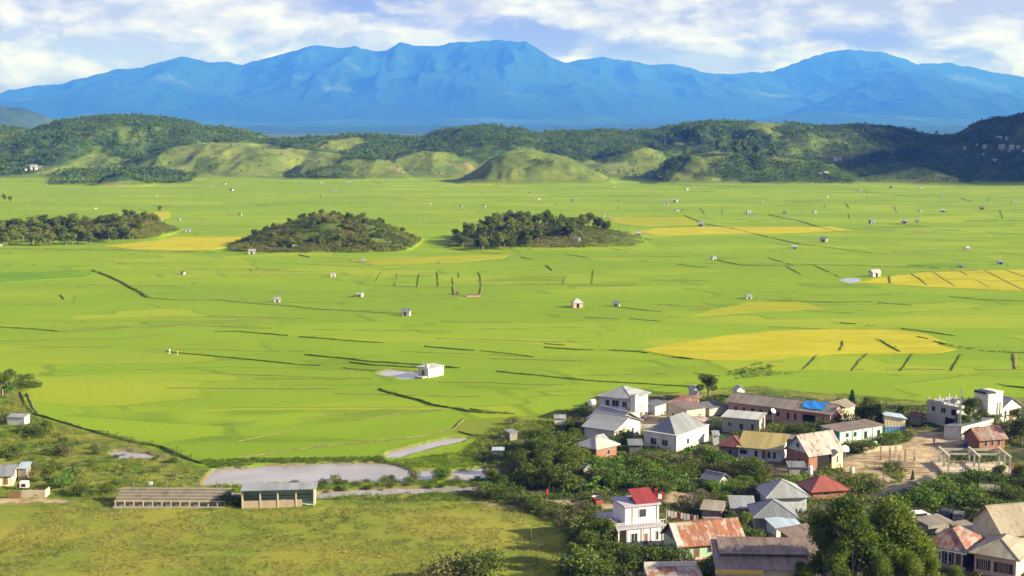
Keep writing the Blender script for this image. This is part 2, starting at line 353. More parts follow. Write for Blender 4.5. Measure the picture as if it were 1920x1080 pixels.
# ---------------------------------------------------------------- paddies, water, bunds
def smooth_poly(P, step=3., jit=.5, closed=True, seed=0):
    out = []; r = random.Random(seed); n = len(P)
    for i in range(n if closed else n - 1):
        a = P[i]; b_ = P[(i + 1) % n]; L = math.hypot(b_[0] - a[0], b_[1] - a[1]); k = max(1, int(L / step))
        for j in range(k):
            t = j / k; q = 1 if (j == 0) else 1
            out.append((a[0] + (b_[0] - a[0]) * t + r.uniform(-jit, jit) * q, a[1] + (b_[1] - a[1]) * t + r.uniform(-jit, jit) * q))
    if not closed: out.append(P[-1][:2])
    return out
def slab(name, P, z0, z1, mat):
    bm = bmesh.new(); vs = [bm.verts.new((x, y, z1)) for x, y in P]
    f = bm.faces.new(vs)
    if f.normal.z == 0: f.normal_update()
    f.normal_update()
    if f.normal.z < 0: f.normal_flip()
    lo = [bm.verts.new((x, y, z0)) for x, y in P]; n = len(P)
    for i in range(n): bm.faces.new((vs[i], vs[(i + 1) % n], lo[(i + 1) % n], lo[i]))
    bmesh.ops.triangulate(bm, faces=[f])
    bmesh.ops.recalc_face_normals(bm, faces=bm.faces)
    me = bpy.data.meshes.new(name); bm.to_mesh(me); bm.free(); me.materials.append(mat)
    o = bpy.data.objects.new(name, me); COL.objects.link(o); return o
def ricemat(name, c, d):
    m, nt, b = newmat(name, .95, .1); p = pos(nt)
    n = nt.noise(nt.mapping(p, sc=(.4, 1, 1)), .09, 6, .65); f = nt.noise(p, .9, 5, .7)
    col = nt.mix(nt.ramp(n, .38, .62), c, d); col = nt.mix(1, col, nt.mix(f, (.75, .75, .7), (1.22, 1.2, 1.25)), 'MULTIPLY')
    nt.put(b.inputs['Base Color'], col); bumpit(nt, b, f, .8, .2); return m
M_YEL = ricemat('ripe_rice', (.31, .295, .012), (.38, .35, .022)); M_YG = ricemat('turning_rice', (.235, .27, .012), (.275, .285, .016)); M_DG = ricemat('young_rice', (.10, .20, .01), (.13, .235, .01))
for i, (P, m) in enumerate([([(1200,656),(1260,645),(1350,630),(1440,621),(1560,617),(1660,618),(1740,627),(1772,640),(1750,645),(1790,655),(1770,661),(1680,664),(1560,664),(1440,674),(1330,676),(1260,668)], M_YEL),
        ([(1605,530),(1640,522),(1690,515),(1760,509),(1850,507),(1960,505),(2100,503),(2100,552),(1850,543),(1740,538),(1680,534)], M_YEL),
        ([(1195,434),(1230,428),(1320,425),(1500,425),(1590,432),(1440,438),(1230,441)], M_YEL), ([(1140,408),(1200,406),(1285,407),(1318,420),(1200,425),(1150,418)], M_YG),
        ([(190,462),(260,454),(330,444),(460,444),(490,450),(430,462),(395,469),(280,470)], M_YEL), ([(1300,592),(1340,580),(1400,567),(1500,566),(1545,580),(1440,584)], M_YG),
        ([(650,488),(860,479),(960,476),(940,484),(850,492),(700,496)], M_YG), ([(278,400),(318,396),(320,408),(290,412)], M_YEL), 
        ([(-60,514),(100,511),(180,512),(160,520),(0,530),(-60,531)], M_DG), ([(1340,431),(1560,425),(1600,432),(1380,438)], M_YEL),
        ([(1700,497),(1760,492),(1830,497),(1760,502)], M_DG)]):
    Q = [W(*q, .1) for q in P]; struct(slab('paddy_field', smooth_poly(Q, 6, .8, seed=i), -.2, .10 + .012 * i, m))

M_WATER, nt, b = newmat('pond_water', .09, .5)
p = pos(nt); nt.put(b.inputs['Base Color'], nt.mix(nt.ramp(nt.noise(p, .08, 4, .6), .35, .65), (.25, .225, .22), (.33, .30, .295)))
bumpit(nt, b, nt.noise(nt.mapping(p, sc=(1, 1.6, 1)), .9, 5, .6), .25, .12)
for i, P in enumerate(PONDS):
    z = (-.2 if i < 7 else .03) + .006 * i
    if i < 7:
        cx = sum(q[0] for q in P) / len(P); cy = sum(q[1] for q in P) / len(P)
        Q = [(cx + (q[0] - cx) * 1.0 + math.copysign(2, q[0] - cx), cy + (q[1] - cy) + math.copysign(2.5, q[1] - cy)) for q in P]
    else: Q = smooth_poly(P, 1.2, .25, seed=i)
    struct(slab('water', [q[:2] for q in Q], z - .35, z, M_WATER))

M_BUND, nt, b = newmat('bund_grass', .95, .05); p = pos(nt)
nt.put(b.inputs['Base Color'], nt.mix(nt.ramp(nt.noise(p, .7, 5, .7), .35, .65), (.06, .10, .012), (.14, .185, .03)))
M_BUNDB, nt, b = newmat('bund_earth', .95, .05); p = pos(nt)
nt.put(b.inputs['Base Color'], nt.mix(nt.ramp(nt.noise(p, .7, 5, .7), .35, .65), (.10, .12, .035), (.24, .19, .09)))
BUNDS = [([(170,507),(195,515),(225,528),(245,540),(262,548),(275,558)], 1.6, .9), ([(275,558),(330,563),(400,562),(480,570),(530,573),(600,580),(680,585),(750,588),(800,590)], .8, .35),
  ([(0,614),(60,617),(110,622)], .9, .5), ([(110,622),(200,616),(300,612),(400,604),(460,600)], 1.6, .15), ([(400,622),(450,622),(540,630)], .9, .6), ([(560,632),(620,636),(690,642),(720,643)], .8, .5),
  ([(795,650),(850,655),(890,658)], .9, .6), ([(900,658),(960,664),(1000,670)], .7, .45), ([(310,660),(400,668),(480,676),(560,684),(600,686)], .7, .55), ([(570,666),(640,672),(700,679),(780,684),(860,691)], 1.2, .8),
  ([(655,680),(700,685),(790,690)], 1.2, .8), ([(640,690),(705,696)], .7, .3), ([(710,730),(740,740),(790,752),(810,760),(850,766),(880,772),(930,776)], 1.2, .9), ([(880,768),(930,774),(965,777)], 1.4, .5), ([(930,697),(1000,704)], .7, .6),
  ([(1000,703),(1060,710),(1130,716),(1210,720),(1300,726)], .8, .6), ([(1020,652),(1080,656),(1130,657),(1200,660),(1240,668),(1300,674)], 1.0, .75), ([(1020,645),(1060,648)], .7, .5),
  ([(400,798),(560,785),(700,770),(780,762)], .35, .15), ([(430,832),(560,805),(760,775),(850,765)], .5, .2), ([(430,862),(600,838),(780,820),(850,806),(870,786)], .9, .25), ([(860,810),(890,818),(930,817)], .6, .5),
  ([(745,514),(740,537)], .34, .5), ([(786,514),(782,539)], .34, .5), ([(820,511),(822,538)], .34, .5), ([(848,522),(850,534)], .34, .5), ([(896,510),(901,520),(902,537)], .34, .5), ([(860,512),(861,521)], .34, .5),
  ([(713,536),(780,539),(860,535),(960,535),(1080,534),(1190,536)], .6, .35), ([(1113,506),(1110,533)], .34, .5), ([(1023,497),(1036,508)], .7, .6), ([(822,488),(822,496)], .6, .5), ([(850,537),(851,553),(900,554),(903,537)], .9, .3), 
  ([(740,563),(800,562),(860,556)], .8, .2), ([(715,510),(705,527)], .5, .3), ([(700,513),(670,540)], .4, .2), ([(1060,514),(1056,533)], .4, .3),
  ([(1340,487),(1390,498),(1480,499),(1525,497)], .7, .7), ([(1525,497),(1575,520)], .5, .5), ([(1475,500),(1502,515)], .6, .5), ([(1440,484),(1485,497)], .6, .6), ([(1270,496),(1310,501),(1330,501)], .6, .5),
  ([(1440,564),(1550,568),(1620,566),(1710,573)], .6, .45), ([(1780,557),(1850,563),(1920,565)], .6, .45), ([(1510,583),(1600,588)], .6, .25), ([(1440,613),(1550,618)], .5, .3), ([(1560,605),(1650,612),(1720,620),(1790,630)], 1.1, .5),
  ([(1750,641),(1800,652),(1850,660),(1920,662),(1990,664)], 1.5, .85), ([(1627,663),(1612,678),(1598,696)], .55, .8), ([(1714,662),(1690,696)], .5, .8), ([(1803,664),(1795,678),(1785,695)], .5, .75), ([(1533,666),(1525,676),(1508,692)], .8, .5),
  ([(1901,664),(1904,692)], 1.5, .4), ([(1580,640),(1579,650),(1574,658)], .8, .5), ([(1650,638),(1665,648),(1688,660)], 1.6, .5), ([(1720,632),(1740,636)], .8, .5),
  ([(1708,514),(1722,522),(1738,535)], .7, .6), ([(1748,510),(1792,538)], .6, .4), ([(1800,509),(1860,542)], .7, .35), ([(1845,507),(1920,545)], .7, .4), ([(1885,507),(1960,532)], .6, .4), ([(1667,519),(1669,532)], .8, .9),
  ([(1440,403),(1500,415),(1560,433),(1600,437)], .9, .6), ([(1600,437),(1680,434),(1760,431),(1920,440)], .8, .3), ([(1150,406),(1240,406),(1285,405)], .8, .5), ([(1285,405),(1320,420),(1380,430),(1440,445),(1500,458)], .9, .6),
  ([(1500,458),(1560,465),(1640,476),(1720,472),(1800,468)], .6, .3), ([(1200,425),(1440,425),(1560,424)], .6, .3), ([(1760,505),(1600,497),(1530,497)], .5, .3), ([(960,464),(1040,462),(1100,460)], .9, .3), ([(1110,464),(1180,470)], .6, .45),
  ([(975,482),(1000,487)], .6, .5), ([(1060,477),(1105,484)], .6, .5), ([(1105,484),(1180,480),(1280,482)], .5, .35), ([(1230,572),(1275,573)], .9, .3), ([(1155,576),(1210,582),(1240,585)], .6, .4), ([(1180,598),(1240,603)], 1., .3), ([(1095,595),(1160,599)], .6, .3),
  ([(1150,640),(1240,620),(1310,596),(1440,588)], .4, .2), ([(400,562),(480,560)], .4, .2), ([(0,640),(200,636),(330,626)], .5, .15), ([(113,553),(121,562)], .6, .7), ([(230,500),(370,504),(480,505),(540,507)], .5, .35), ([(470,504),(474,518)], .6, .5), ([(590,492),(700,491)], .5, .4),
  ([(820,398),(940,397)], .6, .3), ([(790,416),(900,415)], .6, .2), ([(660,376),(720,372),(760,374)], 1.4, .3), ([(480,383),(600,375),(660,373)], .9, .3), ([(480,340),(570,345)], 1., .3), ([(700,340),(720,347)], 1.2, .3),
  ([(1010,357),(1080,356),(1140,353)], 1., .5), ([(1140,367),(1240,367)], .9, .6), ([(1290,360),(1340,359)], 1.4, .5), ([(1540,346),(1640,362)], 1.2, .3), ([(1650,366),(1780,368)], 1.4, .4), ([(1470,377),(1560,377),(1680,377)], .9, .4), ([(1810,415),(1920,414)], 1.8, .5),
  ([(1440,385),(1530,387)], 1, .3), ([(1586,382),(1592,390)], .7, .6), ([(1590,400),(1593,410)], .6, .5), ([(1546,383),(1547,390)], .6, .4), ([(1676,386),(1682,399)], .5, .4), ([(1800,372),(1822,378)], 1.2, .5), ([(1875,395),(1880,410)], .6, .5), ([(1855,372),(1850,380)], .6, .5),
  ([(1280,390),(1278,398)], .5, .4), ([(1313,390),(1322,402)], .5, .4), ([(1355,390),(1354,402)], .5, .4), ([(1240,388),(1228,398)], .5, .3), ([(1160,388),(1158,393)], .5, .5), ([(0,466),(120,468),(300,470),(400,474)], 1.5, .4), ([(560,478),(580,483)], 1., .8), ([(860,470),(960,478)], .6, .3),
  ([(840,340),(880,349),(940,352)], 1., .5), ([(1200,344),(1290,348),(1390,350),(1560,345)], 1.6, .5), ([(280,385),(330,388),(480,378)], 1., .4), ([(300,417),(400,415)], .8, .4),
  ([(38,735),(48,758),(62,776)], 1.0, .5), ([(50,737),(62,765),(70,775)], .6, .35), ([(62,776),(110,790),(170,808)], 1.0, .6), ([(170,808),(250,828),(300,838)], 2.2, .7), ([(300,838),(340,855),(380,870)], 2.0, .8),
  ([(1440,680),(1470,678)], .8, .3), ([(1890,725),(1960,732)], 1., .7), ([(1870,720),(1895,726)], .7, .4), ([(1600,694),(1700,693),(1920,694)], .5, .25), ([(1340,730),(1400,728)], .8, .5), ([(1300,700),(1350,706)], .6, .4)]
r0 = random.Random(3)
for k in range(70):          # faint far bunds, like those of the photograph's upper plain
    py = 348 + 170 * r0.random() ** 1.5; px = r0.uniform(0, 1900); L = r0.uniform(40, 190)
    if 380 < px + L and px < 800 and 395 < py < 478: continue
    if 830 < px + L and px < 1230 and 395 < py < 470: continue
    if px < 330 and 390 < py < 470: continue
    s_ = r0.uniform(-2, 3.5); BUNDS.append(([(px, py), (px + L * .5, py + s_ * .4 + r0.uniform(-.8, .8)), (px + L, py + s_)], r0.uniform(.3, .8), .25))
for k in range(42):
    py = 485 + 270 * r0.random(); px = r0.uniform(-50, 1750); L = r0.uniform(90, 330); s_ = r0.uniform(-6, 9)
    if py > 640 and px > 1100 or py > 700 and px < 150: continue
    BUNDS.append(([(px, py), (px + L * .35, py + s_ * .3 + r0.uniform(-1, 1)), (px + L * .7, py + s_ * .75 + r0.uniform(-1, 1)), (px + L, py + s_)], r0.uniform(.22, .45), .2))
for i, (P, w, dark) in enumerate(BUNDS):
    Q = smooth_poly([W(*q) for q in P], 2.5, .12, closed=False, seed=i); n = len(Q); V = []; Fc = []; rr = random.Random(i)
    for j, (x, y) in enumerate(Q):
        a = Q[max(0, j - 1)]; b_ = Q[min(n - 1, j + 1)]; dx, dy = b_[0] - a[0], b_[1] - a[1]; L = math.hypot(dx, dy) + 1e-6; nx, ny = -dy / L, dx / L
        ww = w * rr.uniform(.35, 1.15) * (.35 if j in (0, n - 1) else 1) * (.48 if w < .95 else .38); h = (.12 + .28 * dark) * rr.uniform(.5, 1.15) * min(1, .6 + w * .4)
        for s, z in ((-1, -.1), (-.55, .9), (.55, .9), (1, -.1)): V.append((x + nx * ww * s, y + ny * ww * s, max(h * z, -.1) + .1))
    for j in range(n - 1):
        if n > 12 and fbm(np.array([j * .23 + i * 7.1]), np.array([.5]), 2)[0] < .33: continue
        for k in range(3): Fc.append((4 * j + k, 4 * j + k + 1, 4 * j + 5 + k, 4 * j + 4 + k))
    if Fc: struct(add_mesh('field_bund', V, Fc, M_BUND if dark > .42 else M_BUNDB))

BUNDPTS = []
for i, (P, w, dark) in enumerate(BUNDS):
    Q = [W(*q) for q in P]; rr = random.Random(i + 500)
    for a, b_ in zip(Q[:-1], Q[1:]):
        L = math.hypot(b_[0] - a[0], b_[1] - a[1]); far = max(1, a[1] / 450)
        for k in range(int(L * (1.1 if dark > .42 else .45) * w ** .5 / far ** .4)):
            if rr.random() > dark + .15: continue
            t = rr.random(); BUNDPTS.append((a[0] + (b_[0] - a[0]) * t + rr.gauss(0, w * .35), a[1] + (b_[1] - a[1]) * t + rr.gauss(0, w * .35), rr.uniform(.5, 1.3) * .75 * w ** .6 * far ** .4, dark))
# ---------------------------------------------------------------- mountains
M_MTN, nt, b = newmat('mountain_forest', .95, .05); p = pos(nt)
pc = nt.mix(nt.ramp(nt.noise(p, .0006, 6, .62), .58, .70), (.012, .040, .024), (.05, .085, .03))
nt.put(b.inputs['Base Color'], pc)
M_FOOT, nt, b = newmat('foothill_forest', .95, .05); p = pos(nt)
nt.put(b.inputs['Base Color'], nt.mix(nt.ramp(nt.noise(p, .001, 6, .62), .45, .7), (.022, .066, .038), (.042, .092, .042)))
M_HILL, nt, b = newmat('hill_scrub_cover', .95, .05); p = pos(nt)
nt.put(b.inputs['Base Color'], nt.mix(nt.ramp(nt.noise(p, .006, 6, .65), .4, .65), (.03, .06, .03), (.06, .09, .035)))
def mountain(pts, D, wf, wb, seed, amp, nx=420, ny=90, name='mountain'):
    k = D / 10500.; wf *= k; wb *= k; P = [WY(a, b_, D) for a, b_ in pts]; xs = [q[0] for q in P]; zs = [q[2] for q in P]
    x = np.linspace(xs[0], xs[-1], nx); t = np.concatenate([np.linspace(-1, 0, ny - 14), np.linspace(.04, 1, 14)])
    T, Xg = np.meshgrid(t, x, indexing='ij'); Yg = D + np.where(T < 0, T * wf, T * wb)
    warp = (fbm(Xg / 900 / k + seed, Yg / 900 / k, 4) - .5) * wf * .30 * np.sin(np.clip(-T, 0, 1) * math.pi) 
    r = np.interp(Xg + warp, xs, zs); r = r + (fbm(Xg / 85 / k + seed, Yg / 110 / k, 5, .6) - .5) * D / 12000 * 36
    S = np.where(T < 0, np.clip(1 + T, 0, 1) ** 1.25, np.clip(1 - T, 0, 1))
    rg = ridged(Xg / 620 / k + seed * 3.1, Yg / 1100 / k + seed, 6)
    Zg = np.maximum(r, 0) * S * (1 + amp * (rg - .72) * np.clip(5 * S * (1 - S), 0, 1)) - 3
    idx = np.arange(Xg.size).reshape(Xg.shape)
    Fq = np.stack([idx[:-1, :-1], idx[:-1, 1:], idx[1:, 1:], idx[1:, :-1]], -1).reshape(-1, 4)
    return struct(add_mesh(name, np.stack([Xg.ravel(), Yg.ravel(), Zg.ravel()], 1), Fq, M_HILL if D < 10000 else M_FOOT if D < 17000 else M_MTN, smooth=True))
mountain([(-1400,240),(-600,215),(-200,200),(0,190),(22,180),(35,172),(50,165),(100,159),(130,157),(170,143),(215,130),(270,127),(300,118),(340,106),(365,108),(390,115),(420,115),(455,120),(500,109),(540,98),(570,88),(600,84),(635,90),(665,86),(700,96),(725,94),(738,86),(750,79),(765,82),(780,85),(810,87),(850,79),(900,76),(950,76),(985,78),(1005,90),(1030,105),(1060,118),(1110,138),(1150,152),(1210,180),(1300,215),(1400,238)], 24000, 3200, 2000, 1.3, .7, 900, 170)
mountain([(900,150),(1050,122),(1090,112),(1130,106),(1170,112),(1220,120),(1260,120),(1300,130),(1340,138),(1400,137),(1450,132),(1500,115),(1545,100),(1590,93),(1650,95),(1690,108),(1720,120),(1760,118),(1790,120),(1830,128),(1880,138),(1920,145),(2000,165),(2300,200),(3200,235)], 27500, 3400, 1800, 4.1, .7, 700, 100)
mountain([(1380,240),(1480,212),(1560,180),(1610,158),(1660,145),(1700,138),(1750,145),(1800,158),(1860,172),(1920,182),(2100,190),(2600,225)], 21000, 2200, 2000, 7.7, .62, 460, 80)
mountain([(-1200,180),(-400,170),(-100,190),(0,196),(40,201),(75,212),(110,230),(140,252)], 6000, 1800, 1800, 2.2, .4, 240, 50, 'hill')
mountain([(-600,240),(100,225),(160,212),(260,218),(420,224),(520,230),(640,222),(760,228),(880,220),(1000,224),(1100,214),(1200,222),(1400,224),(1560,208),(1700,218),(1900,230),(2600,236)], 16000, 1500, 1200, 5.5, .5, 420, 60)

mountain([(-900,236),(0,234),(200,238),(420,235),(600,237),(800,234),(1000,236),(1300,233),(1600,236),(1900,234),(2700,237)], 12500, 3800, 1500, 9.1, .5, 420, 60)
# ---------------------------------------------------------------- vegetation templates
def rot_rand(n, r):
    q = r.normal(size=(n, 4)); q /= np.linalg.norm(q, axis=1)[:, None]; w, x, y, z = q.T
    return np.stack([np.stack([1 - 2 * (y * y + z * z), 2 * (x * y - z * w), 2 * (x * z + y * w)], -1),
                     np.stack([2 * (x * y + z * w), 1 - 2 * (x * x + z * z), 2 * (y * z - x * w)], -1),
                     np.stack([2 * (x * z - y * w), 2 * (y * z + x * w), 1 - 2 * (x * x + y * y)], -1)], 1)
LEAF = np.array([(-.5, 0, 0), (0, -.32, .08), (.5, 0, 0), (0, .32, .08)])
def cards(C, size, r, droop=False):
    n = len(C); Rm = rot_rand(n, r); s = (size * r.uniform(.6, 1.4, n))[:, None, None]
    base = LEAF[None] * s
    if droop:
        base = base * np.array([1.6, .55, 1]); a = r.uniform(0, 6.28, n); tl = r.normal(1.1, .35, n)
        d = np.stack([np.cos(a) * np.cos(tl), np.sin(a) * np.cos(tl), -np.sin(tl)], 1); sd_ = np.stack([-np.sin(a), np.cos(a), np.zeros(n)], 1); u = np.cross(d, sd_)
        Rm = np.stack([d, sd_, u], 2)
    V = np.einsum('nij,nkj->nki', Rm, base) + C[:, None, :]
    return V.reshape(-1, 3), np.arange(4 * n).reshape(n, 4)
def lobes_pts(lobes, n, r, shell=.55):
    w = np.array([l[3] * l[4] * l[5] for l in lobes]) ** .67; k = r.choice(len(lobes), n, p=w / w.sum()); L = np.array(lobes)[k]
    d = r.normal(size=(n, 3)); d /= np.linalg.norm(d, axis=1)[:, None]; rad = shell + (1 - shell) * r.random(n) ** .7
    return L[:, :3] + d * rad[:, None] * L[:, 3:6] * (1 + .16 * r.normal(size=(n, 1)))
def tubes(paths, mat, name, parent=None, sides=6):
    V = []; Fq = []
    for pth in paths:
        o = len(V)
        for j, (x, y, z, rad) in enumerate(pth):
            for s in range(sides): a = 2 * math.pi * s / sides; V.append((x + math.cos(a) * rad, y + math.sin(a) * rad, z))
        for j in range(len(pth) - 1):
            for s in range(sides): s2 = (s + 1) % sides; Fq.append((o + j * sides + s, o + j * sides + s2, o + (j + 1) * sides + s2, o + (j + 1) * sides + s))
    return add_mesh(name, V, Fq, mat, parent, smooth=True)
def leafmat(name, a, b_, tint=None, var=.35, trans=.25):
    m, nt, b = newmat(name, .65, .25); tcx = nt.n('ShaderNodeTexCoord'); oi = nt.n('ShaderNodeObjectInfo')
    n = nt.noise(tcx.outputs['Object'], .9, 3, .6); n2 = nt.noise(tcx.outputs['Object'], 5., 2, .6)
    col = nt.mix(nt.ramp(nt.m('ADD', nt.m('MULTIPLY', n, .65), nt.m('MULTIPLY', n2, .35)), .38, .62), a, b_)
    col = nt.mix(1, col, nt.mix(oi.outputs['Random'], (1 - var, 1 - var * .8, 1 - var), (1 + var, 1 + var * .8, 1 + var * .3)), 'MULTIPLY')
    if tint: col = nt.mix(1, col, attr(nt, tint).outputs['Color'], 'MULTIPLY')
    nt.put(b.inputs['Base Color'], col)
    tr = nt.n('ShaderNodeBsdfTranslucent'); nt.put(tr.inputs[0], nt.mix(1, col, (1.1, 1.2, .5), 'MULTIPLY'))
    mx = nt.n('ShaderNodeMixShader'); mx.inputs[0].default_value = trans; out = m.node_tree.nodes['Material Output']
    nt.put(mx.inputs[1], b.outputs[0]); nt.put(mx.inputs[2], tr.outputs[0]); nt.put(out.inputs[0], mx.outputs[0]); return m
M_LEAF = leafmat('leaf_dark', (.045, .072, .012), (.14, .185, .025)); M_LEAFB = leafmat('leaf_bright', (.07, .14, .02), (.15, .24, .03)); M_FEATH = leafmat('leaf_feathery', (.075, .112, .014), (.17, .215, .028), trans=.4)
M_DRY = leafmat('leaf_dry', (.07, .075, .03), (.17, .15, .07)); M_BANANA = leafmat('banana_leaf', (.08, .17, .025), (.16, .28, .04), trans=.35); M_CYP = leafmat('leaf_conifer', (.02, .045, .014), (.05, .09, .022))
M_FOREST = leafmat('forest_leaf', (.042, .088, .009), (.112, .178, .018), 'tint', 0); M_UNDER = leafmat('undergrowth_leaf', (.75, .75, .75), (1.2, 1.2, 1.1), 'tint', 0)
M_ISL = leafmat('grove_leaf', (.07, .10, .012), (.18, .21, .028), None, .4)
M_BARK, nt, b = newmat('bark', .9, .1); tcx = nt.n('ShaderNodeTexCoord'); nt.put(b.inputs['Base Color'], nt.mix(nt.noise(tcx.outputs['Object'], 3, 4), (.09, .07, .05), (.26, .22, .17)))
M_PALEBARK, nt, b = newmat('pale_bark', .9, .1); tcx = nt.n('ShaderNodeTexCoord'); nt.put(b.inputs['Base Color'], nt.mix(nt.noise(tcx.outputs['Object'], 3, 4), (.25, .21, .15), (.48, .42, .32)))

def tree_meshes(kind, seed):
    """returns (trunk mesh data, crown mesh data) about 5 m high"""
    r = np.random.default_rng(seed); rr = random.Random(seed)
    if kind == 'broad' or kind == 'grove':
        N = 9; lob = [(0, 0, 3.6, 1.1, 1.1, 1.0)]; tr = [[(0, 0, -.3, .2), (.03, .02, 1.2, .15), (.05, -.04, 2.4, .11), (0, 0, 3.6, .05)]]
        for k in range(N):
            a = k * 2.4 + rr.uniform(-.4, .4); q = rr.uniform(.5, 1.35); z = rr.uniform(2.0, 4.3); s = rr.uniform(.55, .95)
            lob.append((math.cos(a) * q, math.sin(a) * q, z, s, s, s * .8)); tr.append([(0, 0, 1.2 + .15 * k, .08), (math.cos(a) * q * .5, math.sin(a) * q * .5, (z + 1.4 + .1 * k) / 2, .055), (math.cos(a) * q, math.sin(a) * q, z, .02)])
        C = lobes_pts(lob, 3600 if kind == 'broad' else 850, r, .68); sz = .20 if kind == 'broad' else .42; mat = M_LEAF if kind == 'broad' else M_ISL
    elif kind == 'conifer':
        n = 2400; z = .5 + 4.5 * r.random(n) ** 1.3; rad = (1 - (z - .5) / 4.6) ** .8 * 1.15 * (.75 + .25 * np.sin(z * 9)) * r.uniform(.45, 1.05, n); a = r.uniform(0, 6.28, n)
        C = np.stack([np.cos(a) * rad, np.sin(a) * rad, z], 1); sz = .2; mat = M_CYP; tr = [[(0, 0, -.3, .16), (0, 0, 2.5, .1), (0, 0, 4.7, .03)]]
    elif kind == 'feather':
        lob = []; tr = [[(0, 0, -.5, .16), (.05, 0, 1.5, .12), (.02, .05, 3.2, .07), (0, 0, 4.4, .02)]]
        for k in range(20):
            a = k * 2.4; z = 1.7 + 3.1 * ((k * .618) % 1); q = rr.uniform(.25, .95) * (1.12 - abs(z - 2.9) * .38); s = rr.uniform(.48, .78)
            lob.append((math.cos(a) * q, math.sin(a) * q, z, s, s, s * 1.15)); tr.append([(0, 0, .5 + .11 * k, .045), (math.cos(a) * q * .55, math.sin(a) * q * .55, (z + .6 + .1 * k) / 2, .03), (math.cos(a) * q, math.sin(a) * q, z, .012)])
        C = lobes_pts(lob, 12000, r, .45); sz = .13; mat = M_FEATH
    elif kind == 'bush' or kind == 'dry' or kind == 'bright':
        lob = [(0, 0, 1.0, 1.0, 1.0, 1.1)]
        for k in range(7): a = k * 2.4; q = rr.uniform(.6, 1.3); s = rr.uniform(.5, .9); lob.append((math.cos(a) * q, math.sin(a) * q, rr.uniform(.4, 1.5), s, s, s * .9))
        C = lobes_pts(lob, 1500 if kind != 'dry' else 900, r, .6); sz = .19; mat = {'bush': M_LEAF, 'dry': M_DRY, 'bright': M_LEAFB}[kind]
        tr = [[(0, 0, -.2, .07), (.3 * math.cos(k * 2), .3 * math.sin(k * 2), .8, .05), (.8 * math.cos(k * 2), .8 * math.sin(k * 2), 1.6, .015)] for k in range(4)]
    elif kind == 'islbush':
        lob = [(0, 0, 1.0, 1.1, 1.1, 1.0), (.8, .3, .8, .8, .8, .8), (-.7, -.4, .8, .8, .8, .8), (.1, -.8, .7, .7, .7, .7)]
        C = lobes_pts(lob, 260, r, .4); sz = .42; mat = M_ISL; tr = [[(0, 0, -.3, .09), (0, 0, 1, .04)]]
    elif kind == 'banana':
        V = []; Fq = []; 
        for st in range(3):
            ox, oy = rr.uniform(-.8, .8), rr.uniform(-.8, .8); hh = rr.uniform(1.6, 2.6)
            for k in range(8):
                a = k * .785 + rr.uniform(-.3, .3); L = rr.uniform(1.5, 2.2); up = rr.uniform(.6, 1.35); pts = []
                for j in range(7): t = j / 6; pts.append((t * L * math.cos(up) * 1.1, hh + math.sin(up) * L * t - 1.1 * L * t * t * math.cos(up) * .8))
                for j in range(7):
                    t = j / 6; wd = .30 * math.sin(math.pi * min(1, .12 + t * .88)) ** .7 + .01; d, z = pts[j]
                    for s in (-1, 0, 1): V.append((ox + math.cos(a) * d - math.sin(a) * wd * s, oy + math.sin(a) * d + math.cos(a) * wd * s, z - (.10 if s else 0)))
                o = len(V) - 21
                for j in range(6):
                    for s in range(2): Fq.append((o + j * 3 + s, o + j * 3 + s + 1, o + j * 3 + 4 + s, o + j * 3 + 3 + s))
        t = tubes([[(0, 0, -.3, .16), (0, 0, 2.2, .1)], [(.5, .4, -.3, .14), (.5, .4, 1.8, .08)]], M_BARK, 'trunk'); c = add_mesh('crown', V, Fq, M_BANANA, smooth=True)
        m = (t.data, c.data); bpy.data.objects.remove(t); bpy.data.objects.remove(c); return m
    V, Fq = cards(C, sz, r)
    t = tubes(tr, M_PALEBARK if kind == 'feather' else M_BARK, 'trunk', sides=5); c = add_mesh('crown', V, Fq, mat)
    m = (t.data, c.data); bpy.data.objects.remove(t); bpy.data.objects.remove(c); return m
_tm = {}
def plant(kind, x, y, h, label, cat='tree', group=None, name=None, wide=1., z=None):
    """h = overall height in metres"""
    ref = {'broad': 5.0, 'grove': 5.0, 'conifer': 5.0, 'feather': 5.4, 'bush': 2.3, 'dry': 2.3, 'bright': 2.3, 'islbush': 2.1, 'banana': 4.0}[kind]
    v = random.randrange(4)
    if (kind, v) not in _tm: _tm[(kind, v)] = tree_meshes(kind, v * 13 + hash(kind) % 1 + len(kind))
    tm, cm = _tm[(kind, v)]
    nm = name or {'broad': 'broadleaf_tree', 'grove': 'grove_tree', 'conifer': 'conifer_tree', 'feather': 'feathery_tree', 'bush': 'shrub', 'dry': 'dry_shrub', 'bright': 'shrub', 'islbush': 'shrub', 'banana': 'banana_plant'}[kind]
    e = bpy.data.objects.new(nm, None); COL.objects.link(e); e.empty_display_size = .3
    e.location = (x, y, (hz(x, y) if z is None else z) - .1); s = h / ref; e.scale = (s * wide, s * wide, s); e.rotation_euler = (0, 0, random.uniform(0, 6.28))
    a = bpy.data.objects.new('trunk', tm); COL.objects.link(a); a.parent = e
    c = bpy.data.objects.new('crown', cm); COL.objects.link(c); c.parent = e
    return tag(e, label, cat, group)

